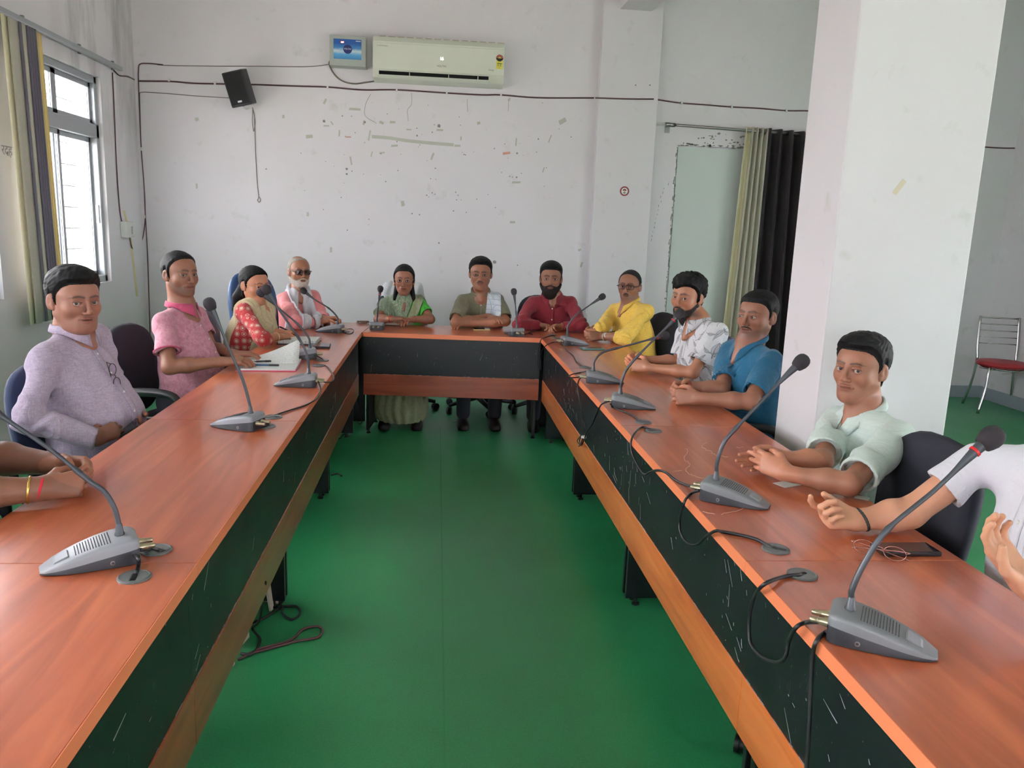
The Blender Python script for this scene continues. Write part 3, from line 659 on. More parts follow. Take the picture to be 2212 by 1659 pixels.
# stabiliser box
r = empty('voltage_stabiliser', (-.784, YW, 2.80), 0, 'grey voltage stabiliser box with blue label beside the air conditioner', 'stabiliser box')
m = MB(); m.box((-.152, -.13, 0), (.152, -.001, .245)); m.build('housing', plain('grey_steel_box', (176, 182, 176), .4), r, bevel=.004)
def blue_label():
    n = NT('blue_label', srgb(40, 120, 190), .35); c = n.coord((1, 1, 1)); s = n.sep(c)
    h = n.math('ADD', n.math('MULTIPLY', s[2], 5.2), n.math('MULTIPLY', n.noise(n.coord((20, 1, 60)), 1, 3), .12))
    n.col(n.ramp(h, [(.22, srgb(30, 96, 170)), (.55, srgb(90, 170, 220)), (.68, srgb(210, 228, 236)), (.8, srgb(70, 140, 200)), (1, srgb(28, 90, 168))])); return n.m
m = MB(); m.box((-.118, -.1315, .055), (.115, -.1302, .215)); m.build('label', blue_label(), r)
m = MB(); m.lathe([(.037, 0), (.037, .001)], 28, Matrix.Translation((0, -.1315, .135))@Matrix.Rotation(math.pi/2, 4, 'X')); m.build('label_disc', plain('navy_disc', (26, 40, 110), .4), r)
text('VOLTAS', .017, (0, -.1335, .137), r, ink2); m = MB(); m.box((-.054, -.1332, .184), (-.040, -.1324, .194)); m.box((-.036, -.1332, .184), (-.033, -.1324, .196)); m.build('lit_digits', glow.m, r)
m = MB(); m.rings([[(-.045+.019*math.cos(a), -.1318-d, .19+.011*math.sin(a)) for a in (2*math.pi*k/16 for k in range(16))] for d in (0, .0006)][::-1]); m.build('display', plain('red_display', (200, 40, 60), .3), r)
m = MB(); m.box((.068, -.1325, .200), (.110, -.1318, .206)); m.build('lettering_strip', ink2, r)
# loudspeaker
r = empty('wall_loudspeaker', (-1.695+.02, YW, 2.57), 0, 'tilted black loudspeaker mounted high on the back wall', 'loudspeaker')
X = Matrix.Translation((0, -.16, 0))@Matrix.Rotation(math.radians(-12), 4, 'Y')@Matrix.Rotation(math.radians(-14), 4, 'Z')@Matrix.Rotation(math.radians(10), 4, 'X')
m = MB(); m.rings([[X@Vector((x*s, y, z*s2)) for x, z in ((-.092, -.14), (.092, -.14), (.092, .14), (-.092, .14))] for y, s, s2 in ((.085, .62, .9), (.05, .95, 1), (-.055, 1, 1), (-.068, .97, .98))][::-1]); m.build('cabinet', M['plastic_black'], r, bevel=.008)
m = MB(); m.rings([[X@Vector((x*s, y, z*s)) for x, z in ((-.08, -.125), (.08, -.125), (.08, .13), (-.08, .13))] for y, s in ((-.066, 1), (-.074, .97))][::-1]); m.build('grille_cloth', plain('speaker_grille', (12, 12, 14), .8), r)
m = MB(); m.box((-.018, -.0765, -.108), (.018, -.074, -.094), X); m.build('badge', M['alu'], r)
m = MB(); m.tube([(0, -.1, 0), (0, -.02, 0)], .018, 10); m.box((-.04, -.02, -.06), (.04, -.001, .06)); m.build('wall_bracket', M['alu'], r)
m = MB(); m.tube(spline([(.02, -.14, -.14), (.03, -.12, -.16), (.05, -.1, -.155), (.06, -.1, -.145)], 5), .008, 8); m.build('plug', M['plastic_white'], r)
cable('white pull cord hanging below the loudspeaker with a loop', [(545, 232, 'w'), (549, 246, 'w'), (550, 262, 'w'), (552, 330, 'w'), (556, 400, 'w'), (559, 425, 'w'), (556, 432, 'w'), (560, 437, 'w'), (563, 431, 'w'), (559.5, 425, 'w')], .0028, 'wire_grey', 'hanging_cord', group=None, cat='cord')
cable('short looped cord end below the loudspeaker', [(546, 234, 'w'), (545, 262, 'w'), (548, 284, 'w'), (551, 262, 'w'), (547, 240, 'w')], .0025, 'wire_grey', 'hanging_cord', group=None, cat='cord')
gw = 'surface wires on the walls'
cable('long double wire running across the back wall', [(300, 175, 'w'), (370, 176, 'w'), (420, 180, 'w'), (490, 181.5, 'w'), (560, 183, 'w'), (640, 186, 'w'), (708, 188, 'w'), (780, 194, 'w'), (857, 194, 'w'), (960, 200.5, 'w'), (1040, 205, 'w'), (1082, 205, 'w'), (1160, 211, 'w'), (1283, 211.5, 'w')], .0065, 'wire', 'surface_wire', 5, gw, 'wire')
cable('piece of long wire crossing the pilaster', [(1286, 211.5, 'p'), (1330, 213, 'p'), (1375, 214, 'p'), (1412, 214, 'p')], .006, 'wire', 'surface_wire', 5, gw, 'wire')
cable('wire right of the pilaster running toward the pillar', [(1419, 215, 'w'), (1445, 219, 'w'), (1472, 222.5, 'w'), (1530, 227, 'w'), (1580, 231, 'w'), (1640, 234, 'w'), (1698, 239, 'w'), (1745, 239.5, 'w'), (1800, 244, 'w')], .006, 'wire', 'surface_wire', 5, gw, 'wire')
cable('wire on the wall right of the pillar', [(2120, 317, 'w'), (2150, 319, 'w'), (2175, 320, 'w'), (2192, 320, 'w')], .006, 'wire', 'surface_wire', 5, gw, 'wire')
cable('wire rising down the corner from the upper loop to the floor', [(352, 140, 'w'), (320, 137, 'w'), (302, 139, 'w'), (299, 152, 'w'), (299, 175, 'w'), (301, 230, 'w'), (305, 320, 'w'), (311, 400, 'w'), (314, 466, 'w'), (316, 500, 'w'), (319, 560, 'w'), (322, 650, 'w'), (325, 745, 'w'), (327, 800, 'w')], .005, 'wire', 'surface_wire', 5, gw, 'wire')
cable('second corner wire curling up to the switch box', [(301, 200, 'w'), (304, 300, 'w'), (308, 360, 'w'), (313, 430, 'w'), (313, 480, 'w'), (307, 520, 'w'), (300, 541, 'w'), (293, 544, 'w'), (285, 535, 's'), (280, 512, 's')], .0045, 'wire', 'surface_wire', 5, gw, 'wire')
cable('thin grey wire from the upper loop to the stabiliser', [(340, 140, 'w'), (370, 141.5, 'w'), (480, 143, 'w'), (560, 143, 'w'), (660, 144, 'w'), (704, 140, 'w'), (714, 136, 'w')], .0032, 'wire_grey', 'surface_wire', 5, gw, 'wire')
cable('thin grey wire from the corner to the loudspeaker', [(301, 205, 'w'), (308, 199, 'w'), (360, 202, 'w'), (420, 207, 'w'), (500, 212, 'w')], .003, 'wire_grey', 'surface_wire', 5, gw, 'wire')
cable('grey cable sagging between stabiliser and air conditioner', [(716, 128, 'w'), (711, 138, 'w'), (722, 160, 'w'), (740, 175, 'w'), (765, 181, 'w'), (790, 178, 'w'), (812, 175, 'w')], .0065, 'wire_grey', 'surface_wire', 5, gw, 'wire')
cable('wire along the left wall from rail end to the corner', [(246, 152, 's'), (258, 163, 's'), (275, 165, 's'), (290, 172, 's')], .005, 'wire', 'surface_wire', 5, gw, 'wire')
cable('wire dropping down the left wall to the switch box', [(243, 157, 's'), (247, 240, 's'), (251, 340, 's'), (256, 420, 's'), (262, 475, 's'), (270, 488, 's')], .0045, 'wire', 'surface_wire', 5, gw, 'wire')
m = MB(); 
for u, v, k in [(366, 173, 'w'), (465, 180, 'w'), (708, 188, 'w'), (857, 194, 'w'), (965, 200, 'w'), (1082, 205, 'w'), (1472, 222.5, 'w'), (1580, 231, 'w'), (1698, 239, 'w'), (305, 322, 'w'), (313, 468, 'w')]:
    p = wpt(u, v); m.box((p.x-.008, YW-.016, p.z-.014), (p.x+.008, YW, p.z+.014))
tag(m.build('wire_clips', M['plastic_white'], None), 'small white clips holding the wires to the back wall', 'wire clips', kind='stuff')
# switch box
p = onx(270, 497, XL); r = empty('switch_box', (XL, 6.98, p.z-.06), 0, 'white switch box on the left wall near the corner', 'switch box')
m = MB(); m.box((0, -.075, 0), (.05, .035, .13)); m.build('box_housing', M['plastic_white'], r, bevel=.005)
m = MB(); m.box((0, .04, .005), (.04, .12, .125)); m.build('box_housing', M['plastic_white'], r, bevel=.005)
m = MB(); m.box((.04, .055, .03), (.052, .10, .09)); m.build('switch', plain('switch_grey', (206, 208, 208), .3), r, bevel=.003)
# round sticker on the pilaster
p = ony(1349, 413, YW-.092); r = empty('round_sticker', p, 0, 'small round red and white sticker on the pilaster', 'sticker')
Rx = Matrix.Rotation(math.pi/2, 4, 'X')
m = MB(); m.lathe([(.043, 0), (.043, .0012)], 32, Rx); m.build('rim', plain('sticker_rim', (138, 56, 62), .5), r)
m = MB(); m.lathe([(.030, .0012), (.030, .0016)], 32, Rx); m.build('field', ink2, r)
m = MB(); m.rings([[(.017*math.cos(a), -.002-q, .004+.017*math.sin(a)) for a in (math.pi*k/10 for k in range(11))] for q in (0, .0006)][::-1]); m.build('emblem', plain('emblem_brown', (110, 60, 48), .5), r)
m = MB(); m.rings([[(x, -.0026-q, z) for x, z in ((0, -.012), (.007, .001), (0, .013), (-.007, .001))] for q in (0, .0006)][::-1]); m.build('emblem', plain('emblem_tan', (206, 150, 110), .5), r)
m = MB(); m.rings([[(.013*math.cos(a), -.002-q, -.010+.011*math.sin(a)) for a in (math.pi+math.pi*k/10 for k in range(11))] for q in (0, .0006)][::-1]); m.build('emblem', plain('emblem_green', (80, 120, 84), .5), r)
# wall marks: tape remnants, nail holes, pencil lines
m = MB(); rr = random.Random(21); tape = MB(); nails = MB(); red = MB()
def tp(u, v, w, h, a, mm=None):
    """flat mark: centre in the photo, size in metres"""
    mm = mm or tape; p = wpt(u, v); ca, sa = math.cos(a), math.sin(a); q = []
    for x, z in ((-w/2, -h/2), (w/2, -h/2*.8), (w/2, h/2), (-w/2*.9, h/2)):
        q.append((p.x+x*ca-z*sa, YW-.0016, p.z+x*sa+z*ca))
    mm.rings([q, [(x, YW, z) for x, y, z in q]])
for t in [(702, 219, .05, .018, 1.1), (766, 236, .10, .02, -.02), (705, 272, .05, .012, 0), (733, 288, .055, .012, 1.5), (798, 293, .09, .014, 1.4), (668, 295, .06, .03, .1), (758, 347, .075, .014, -1.4), (824, 265, .04, .022, -.4), (848, 264, .05, .02, 0), (883, 280, .045, .012, 0), (950, 281, .06, .016, 0), (852, 315, .06, .018, .1), (988, 315, .055, .02, 0), (996, 299, .035, .014, 1.5), (934, 338, .065, .018, 1.2), (717, 266, .035, .012, -1), (1034, 266, .03, .025, .3), (1115, 307, .07, .012, 1.5), (1115, 394, .08, .018, .05), (825, 330, .05, .016, .1), (803, 333, .05, .010, 1.3), (786, 265, .04, .016, 1.4), (612, 252, .02, .03, 0), (425, 258, .03, .03, .3), (425, 402, .016, .045, 0), (665, 463, .02, .04, 0), (1107, 480, .05, .02, 0), (1174, 367, .05, .012, 1.3), (1188, 300, .07, .012, 1.2), (1215, 262, .07, .04, .5), (1256, 572, .05, .02, 1.3), (870, 440, .03, .05, .2), (715, 540, .02, .05, 0), (1100, 215, .03, .02, 1.1), (1252, 540, .03, .02, .4)]: tp(*t)
P = [wpt(u, v) for u, v in ((803, 295), (840, 298), (880, 304), (930, 309), (980, 313))]
tape.rings([[(q.x, YW-.002, q.z-.014), (q.x, YW-.002, q.z+.014), (q.x, YW, q.z+.014), (q.x, YW, q.z-.014)] for q in spline(P, 4)])
o = tape.build('tape_remnants', plain('old_tape', (192, 194, 184), .6), None); tag(o, 'torn tape remnants stuck on the back wall', 'tape marks', kind='stuff')
for i in range(100):
    u = rr.gauss(930, 180); v = rr.gauss(330, 90)
    if not (640 < u < 1260 and 215 < v < 600): continue
    p = wpt(u, v); s = rr.uniform(.0025, .0065); nails.rings([[(p.x+s*math.cos(a)*rr.uniform(.6, 1.2), y, p.z+s*math.sin(a)*rr.uniform(.6, 1.2)) for a in (2*math.pi*k/6 for k in range(6))] for y in (YW-.002, YW)])
for u, v, s in [(700, 262, .018), (749, 365, .016), (749, 376, .014), (948, 272, .022), (1068, 566, .026), (788, 264, .014), (901, 293, .012), (1117, 331, .014), (1116, 383, .012), (948, 525, .012), (575, 365, .01), (1030, 430, .008), (1373, 184, .01), (1404, 184, .01), (1118, 573, .01)]:
    yy = YW if not 1290 < u < 1420 else YW-.09
    s *= .68; p = ony(u, v, yy); nails.rings([[(p.x+s*math.cos(a)*rr.uniform(.7, 1.1), y, p.z+s*math.sin(a)*rr.uniform(.7, 1.1)) for a in (2*math.pi*k/7 for k in range(7))] for y in (yy-.002, yy)])
o = nails.build('nail_holes', plain('plaster_hole', (138, 138, 134), .8), None); tag(o, 'scattered nail holes and chips in the back wall', 'nail holes', kind='stuff')
tp(1094, 331, .07, .022, .15, red); tp(752, 296, .05, .01, 0, red); o = red.build('red_smear', plain('red_smear', (206, 150, 134), .6), None); tag(o, 'faint reddish smears on the back wall', 'stain', kind='stuff')
ln = MB()
for pts in ([(801, 203), (790, 225), (789, 250), (813, 266)], [(889, 201), (889, 225), (880, 238), (882, 262)], [(1009, 214), (1010, 242)], [(1099, 215), (1098, 240)]):
    ln.tube([wpt(q.x, q.y)-Vector((0, .001, 0)) for q in spline([(u, v, 0) for u, v in pts], 5)], .0013, 5)
o = ln.build('thread_bits', M['wire_grey'], None); tag(o, 'thin threads hanging from nails on the back wall', 'threads', kind='stuff')
# yellow tape strip down the left wall corner and handwriting
yt = MB()
for a, b in (((268, 455), (283, 520)), ((283, 520), (296, 640))):
    p, q = onx(a[0], a[1], XL+.001), onx(b[0], b[1], XL+.001); yt.rings([[(XL+.0015, p.y-.02, p.z), (XL+.0015, p.y+.02, p.z), (XL, p.y+.02, p.z), (XL, p.y-.02, p.z)], [(XL+.0015, q.y-.022, q.z), (XL+.0015, q.y+.022, q.z), (XL, q.y+.022, q.z), (XL, q.y-.022, q.z)]])
o = yt.build('yellow_tape', plain('aged_tape', (216, 208, 150), .5), None); tag(o, 'aged yellow tape strip on the left wall near the corner', 'tape')
hw = text('रदह', .085, (XL+.002, 5.22, 1.845), None, plain('pencil', (160, 160, 172), .7), (math.pi/2, 0, math.pi/2), .0004, 'wall_handwriting'); tag(hw, 'pencil handwriting on the left wall beside the curtain', 'handwriting')
# tape scraps on the pillar
for (u, v, w, h, a, lab) in ((1943, 404, .018, .06, -.6, 'beige tape scrap on the front of the white pillar'),):
    p = ony(u, v, PY0-.0012); mm = MB(); mm.box((-w/2, 0, -h/2), (w/2, .001, h/2)); o = mm.build('tape_scrap', plain('beige_tape', (216, 204, 180), .6), None, loc=p); o.rotation_euler = (0, -a, 0); tag(o, lab, 'tape')

# ================================================================== curtains
def curtain_mat(name, kind):
    n = NT(name, srgb(176, 172, 154), .85, sheen=.2); c = n.coord()
    w = n.noise(n.coord((300, 300, 60)), 1, 2)
    if kind == 'beige': n.col(n.mix(w, srgb(176, 173, 156), srgb(206, 202, 184)))
    elif kind == 'black': n.col(n.mix(w, srgb(20, 16, 20), srgb(40, 30, 36)))
    elif kind == 'cream': n.col(n.mix(w, srgb(206, 198, 160), srgb(224, 216, 184)))
    elif kind == 'dark': n.col(n.mix(w, srgb(84, 82, 96), srgb(110, 106, 116)))
    elif kind == 'yellow': n.col(n.mix(w, srgb(226, 196, 110), srgb(236, 212, 140)))  # tint of window light through the cloth, put into the colour
    n.bump(w, .2, .001); return n.m
CM_ = {k: curtain_mat('curtain_'+k, k) for k in ('beige', 'black', 'cream', 'dark', 'yellow')}
def drape(name, parent, mat, top, bot, depth, folds, phase=0, nz=10, thick=.003, seg=8):
    """pleated cloth between the line top (p,q) and the line bot (p,q)"""
    (a, b), (c, d) = top, bot; a, b, c, d = map(Vector, (a, b, c, d)); n = folds*seg
    nrm = (b-a).cross(Vector((0, 0, 1))).normalized(); rows = []
    for i in range(nz+1):
        t = i/nz; row = []
        for j in range(n+1):
            s = j/n; p = (a.lerp(b, s)).lerp(c.lerp(d, s), t); w = math.sin(2*math.pi*folds*s+phase+.3*math.sin(5*s+2*t))
            row.append(p+nrm*(depth*(1+.25*t)*w))
        rows.append(row)
    m = MB(); m.grid(rows); return m.build(name, mat, parent, smooth=True, solid=thick)
rod_a, rod_b = wpt(1446, 269, .10), wpt(1800, 296, .10)
r = empty('curtain_rod', rod_a, 0, 'steel curtain rod above the walled-up door', 'curtain rod')
m = MB(); m.tube([(0, 0, 0), rod_b-rod_a], .012, 12); m.build('rod', M['steel'], r, smooth=True)
m = MB(); m.tube([(-.03, 0, 0), (.05, 0, -.003)], .019, 12); m.build('finial', M['steel'], r, smooth=True)
m = MB(); m.box((.0, .0, -.012), (.02, .10, .012)); m.box((-.012, .085, -.06), (.03, .098, .03)); m.build('bracket', M['steel'], r)
def rodp(u, dz=0): t = (u-1446)/(1800-1446); p = rod_a.lerp(rod_b, t); return p+Vector((0, 0, dz))
r = empty('beige_curtain', rodp(1630), 0, 'beige curtain gathered on the rod beside the black one', 'curtain')
L = r.location
a0, a1 = rodp(1608, .03)-L, rodp(1662, .03)-L; b0, b1 = ony(1556, 700, YW-.10), ony(1625, 700, YW-.10); b0.z = b1.z = .06; b0 = b0-L; b1 = b1-L
m1 = drape('curtain_cloth', r, CM_['beige'], (a0+(a1-a0)*.25, a1), (b0+(b1-b0)*.2, b1), .035, 4)
drape('curtain_hem', r, CM_['cream'], (a0, a0+(a1-a0)*.3), (b0, b0+(b1-b0)*.24), .022, 1, 1.2)
m = MB()
for k in range(4):
    p = a0.lerp(a1, .06+.25*k)-Vector((0, .0, .03)); m.tube([p+Vector((0.004*math.sin(a), .022*math.cos(a), .022*math.sin(a))) for a in (2*math.pi*i/16 for i in range(17))], .004, 6)
m.build('eyelet', M['steel'], r, smooth=True)
r = empty('black_curtain', rodp(1700), 0, 'black curtain hanging from the rod behind the teal shirt', 'curtain'); L = r.location
a0, a1 = rodp(1655, .03)-L, rodp(1800, .02)-L; b0, b1 = ony(1618, 700, YW-.09), ony(1790, 700, YW-.09); b0.z = b1.z = .05
drape('curtain_cloth', r, CM_['black'], (a0, a1), (b0-L, b1-L), .05, 6, .6)
# bunched window curtain with its rail
ra, rb = onx(5, 46, XL+.06), onx(248, 151, XL+.06); rb.z = ra.z = 2.63; ra.y = 3.2
r = empty('curtain_rail', (XL+.04, 5.4, 2.63), 0, 'white metal curtain rail high on the left wall', 'curtain rail')
m = MB(); m.box((-.02, 3.2-5.4, -.016), (.02, 6.98-5.4, .016)); m.build('rail', M['alu'], r, bevel=.004)
m = MB()
for y in (-1.2, .1, .9, 1.5): m.box((-.039, y, -.02), (-.02, y+.02, .045))
m.build('bracket', M['steel'], r)
r = empty('window_curtain', (XL+.07, 5.55, 2.60), 0, 'bunched striped beige and grey curtain at the left window', 'curtain')
L = r.location; zt, zb = 2.6, .80
def wc(name, mat, y0, y1, yb0, yb1, dep, f, x=.0, zb_=zb):
    return drape(name, r, mat, (Vector((L.x+x, y0, zt))-L, Vector((L.x+x, y1, zt))-L), (Vector((L.x+x, yb0, zb_))-L, Vector((L.x+x, yb1, zb_))-L), dep, f)
yq = lambda u: onx(u, 400, L.x).y
def seg(name, mk, u0, u1, dep, f, x=.004):
    y0, y1 = yq(u0), yq(u1); return wc(name, CM_[mk], y0-.035, y1-.01, y0+.02, y1+.045, dep, f, x)
seg('curtain_hem', 'cream', 37, 49, .008, 1, 0)
seg('curtain_cloth', 'beige', 49, 70.5, .006, 1)
seg('curtain_stripe', 'dark', 70, 77.5, .004, 1, .006)
seg('curtain_cloth', 'beige', 77, 86.5, .006, 1)
for k in range(4): seg('curtain_stripe', 'dark', 86+5*k, 91.4+5*k, .010, 1, .002)
seg('curtain_backlit_edge', 'yellow', 105, 118, .010, 1, -.010)  # backlit edge of the cloth, its glow painted as yellow

# ================================================================== floor things
cable('black flex looping on the floor below the left desks', [(612, 1262, 'f'), (616, 1290, 'f'), (606, 1308, 'f'), (640, 1310, 'f'), (648, 1325, 'f'), (630, 1338, 'f'), (610, 1325, 'f'), (608, 1312, 'f'), (570, 1335, 'f'), (545, 1345, 'f')], .005, 'rubber', 'floor_cable', group='cables on the floor under the left desks')
cable('braided red and green flex looped on the floor', [(515, 1425, 'f'), (560, 1402, 'f'), (625, 1384, 'f'), (655, 1359, 'f'), (685, 1353, 'f'), (696, 1362, 'f'), (685, 1377, 'f'), (640, 1385, 'f'), (600, 1396, 'f'), (540, 1412, 'f')], .0045, 'wire', 'floor_cable', group='cables on the floor under the left desks')
cable('black cable hanging beside the stool under the left desks', [(573, 1258, 'z', .35), (566, 1300, 'z', .2), (560, 1340, 'z', .08), (545, 1358, 'f'), (562, 1382, 'f'), (545, 1412, 'f'), (520, 1412, 'f')], .005, 'rubber', 'floor_cable', group='cables on the floor under the left desks')
cable('thin cable hanging beside the left end of the back desk', [(774, 846, 'z', .3), (770, 865, 'z', .2), (778, 890, 'z', .08), (784, 905, 'f'), (776, 916, 'f'), (766, 905, 'f')], .004, 'rubber', 'floor_cable', group='cables on the floor under the left desks')
cable('small cable bits at the left desk side panel', [(722, 965, 'f'), (728, 950, 'f'), (736, 946, 'f'), (742, 938, 'f'), (760, 940, 'f')], .004, 'rubber', 'floor_cable', group='cables on the floor under the left desks')
cable('bent black plug lead end beyond the left desk side panel', [(716, 1026, 'f'), (728, 1023, 'f'), (738, 1028, 'f')], .005, 'rubber', 'floor_cable', group='cables on the floor under the left desks')
cable('white twisted cable strip on the floor under left desks', [(506, 1405, 'f'), (498, 1425, 'f'), (504, 1432, 'f'), (492, 1445, 'f')], .006, 'plastic_white', 'floor_cable', group='cables on the floor under the left desks')
cable('small white wire scrap on the floor under the back desk', [(980, 910, 'f'), (990, 909, 'f'), (996, 912, 'f')], .004, 'plastic_white', 'wire_scrap', group=None, cat='scrap')
# plastic stool under the desk
_a, _b = onz(600, 1304, 0), onz(522, 1396, 0); _d = (_b-_a).normalized(); STOOL = (_a+_b)/2+Vector((_d.y, -_d.x, 0))*.18; STOOL.z = 0
r = empty('plastic_stool', STOOL, math.atan2(_d.y, _d.x), 'white plastic stool standing under the left desks', 'stool')
pm = plain('ivory_plastic', (206, 200, 184), .4)
m = MB(); m.box((-.14, -.14, .40), (.14, .14, .42)); m.build('seat', pm, r, bevel=.01)
for sx in (1, -1):
    for sy in (1, -1):
        m = MB(); m.rings([[(sx*(w+dx), sy*(w+dy), z) for dx, dy in ((.03, .03), (.03, -.05), (.022, -.05), (.022, .022), (-.05, .022), (-.05, .03))] for z, w in ((.40, .105), (.25, .125), (.0, .15))]); m.build('leg', pm, r)
m = MB()
for s in (1, -1): m.box((-.13, s*.148-.004, .18), (.13, s*.148+.004, .24)); m.box((s*.148-.004, -.13, .18), (s*.148+.004, .13, .24))
m.build('stretcher', pm, r)
# chrome chair with a red round seat
r = empty('canteen_chair', (5.21, 6.80, 0), math.radians(-18), 'chrome chair with round red seat near the back wall', 'chair')
m = MB(); m.lathe([(.195, 0), (.215, .012), (.22, .03), (.205, .045), (.12, .052), (.001, .054)], 32, Matrix.Translation((0, 0, .415))); m.build('seat', plain('red_vinyl', (158, 34, 44), .45), r, smooth=True)
for sx, sy, h in ((-1, -1, 0), (1, -1, 0)):
    m = MB(); m.tube(spline([(sx*.15, sy*.15, .415), (sx*.165, sy*.17, .38), (sx*.18, sy*.19, .2), (sx*.22, sy*.215, .0)], 5), .0125, 10); m.build('leg', M['chrome'], r, smooth=True)
for sx in (-1, 1):
    m = MB(); m.tube(spline([(sx*.21, .25, 0), (sx*.18, .2, .2), (sx*.165, .175, .42), (sx*.17, .20, .6), (sx*.165, .245, .85)], 5), .0125, 10); m.build('leg', M['chrome'], r, smooth=True)
m = MB()
for k in range(5):
    z = .60+.06*k; y = .205+.035*(k/4); m.tube([(-.168, y, z), (.168, y, z)], .0075 if k == 4 else .005, 8)
m.build('backrest', M['chrome'], r, smooth=True)
m = MB(); rr = random.Random(4); m.tube([(.17*math.cos(a), .17*math.sin(a), .40) for a in (2*math.pi*k/24 for k in range(25))], .009, 8); m.build('seat_ring', M['chrome'], r, smooth=True)
m = MB()
for k in range(18):
    a = rr.uniform(0, 6.28); p = Vector((.15*math.cos(a), .15*math.sin(a), .413)); m.tube(spline([p, p+Vector((rr.uniform(-.03, .03), rr.uniform(-.03, .03), -.03)), p+Vector((rr.uniform(-.04, .04), rr.uniform(-.04, .04), -.02-.04*rr.random()))], 4), .003, 5)
m.build('torn_lining', plain('torn_cloth', (186, 186, 180), .9), r)

# ================================================================== office chairs
def office_fabric():
    n = NT('navy_upholstery', srgb(34, 46, 78), .85, sheen=.3); n.bump(n.noise(n.coord(), 500, 2), .3, .001); return n.m
M['navy'] = office_fabric(); M['bluev'] = plain('blue_vinyl', (40, 72, 116), .45); M['blackf'] = plain('black_upholstery', (26, 28, 40), .85)
def super_(rx, ry, n, e=3.2):
    out = []
    for k in range(n):
        a = 2*math.pi*k/n; c, s = math.cos(a), math.sin(a)
        out.append((math.copysign(abs(c)**(2/e), c)*rx, math.copysign(abs(s)**(2/e), s)*ry))
    return out
def office_chair(mat, high=False):
    """faces +x"""
    r = empty('office_chair', (0, 0, 0))
    m = MB(); m.rings([[(x, y, z) for x, y in super_(a, b, 28)] for z, a, b in ((.42, .20, .20), (.43, .225, .225), (.465, .235, .235), (.485, .21, .21), (.49, .12, .12))]); m.build('seat', mat, r, smooth=True)
    H = .62 if high else .46; z0 = .49 if not high else .52
    rings = []
    for d, s in ((-.03, .72), (-.022, .95), (0, 1), (.02, .97), (.03, .8)):
        ring = []
        for y, zz in super_(.215, H/2, 32, 3.0):
            zc = z0+H/2+zz*s; wy = y*s*(1+.06*(zz/(H/2))); ring.append((-.235-.12*(zc-.48)+d+1.0*(wy*wy)*.55, wy, zc))
        rings.append(ring)
    m = MB(); m.rings(rings); m.build('backrest', mat, r, smooth=True)
    m = MB(); m.tube(spline([(-.08, 0, .41), (-.24, 0, .42), (-.30, 0, .52), (-.285, 0, .72)], 5), .02, 8); m.build('back_bar', M['plastic_black'], r, smooth=True)
    for s in (1, -1):
        m = MB(); m.tube(spline([(.06, s*.20, .43), (.10, s*.27, .46), (.13, s*.285, .56), (.10, s*.285, .645), (-.02, s*.285, .665), (-.14, s*.285, .65), (-.16, s*.285, .58), (-.10, s*.27, .46), (-.06, s*.20, .43)], 5), [.015]*13+[.021]*15+[.015]*13, 10); m.build('armrest', M['plastic_black'], r, smooth=True)
    m = MB(); m.lathe([(.028, .09), (.028, .25), (.018, .25), (.018, .41), (.06, .42)], 16); m.build('gas_column', M['plastic_black'], r, auto=40)
    m = MB()
    for k in range(5):
        a = 2*math.pi*k/5+.3; m.tube([(.02*math.cos(a), .02*math.sin(a), .11), (.16*math.cos(a), .16*math.sin(a), .09), (.29*math.cos(a), .29*math.sin(a), .07)], [.026, .02, .014], 8)
    m.build('star_base', M['plastic_black'], r, smooth=True)
    for k in range(5):
        a = 2*math.pi*k/5+.3; m = MB(); X = Matrix.Translation((.29*math.cos(a), .29*math.sin(a), .029))@Matrix.Rotation(a+.7, 4, 'Z')@Matrix.Rotation(math.pi/2, 4, 'X')
        m.lathe([(.012, -.02), (.028, -.018), (.028, -.004), (.02, -.003), (.02, .003), (.028, .004), (.028, .018), (.012, .02)], 16, X); m.build('castor', M['plastic_black'], r, auto=40)
    return r
CH0 = office_chair(M['navy']); CH1 = office_chair(M['bluev'], True); CH2 = office_chair(M['blackf'])
_used = set()
def chair(proto, x, y, a, label):
    o = proto if proto.name not in _used else copy_tree(proto); _used.add(proto.name)
    o.location = (x, y, 0); o.rotation_euler = (0, 0, math.radians(a)); tag(o, label, 'chair', 'office chairs round the desks'); return o
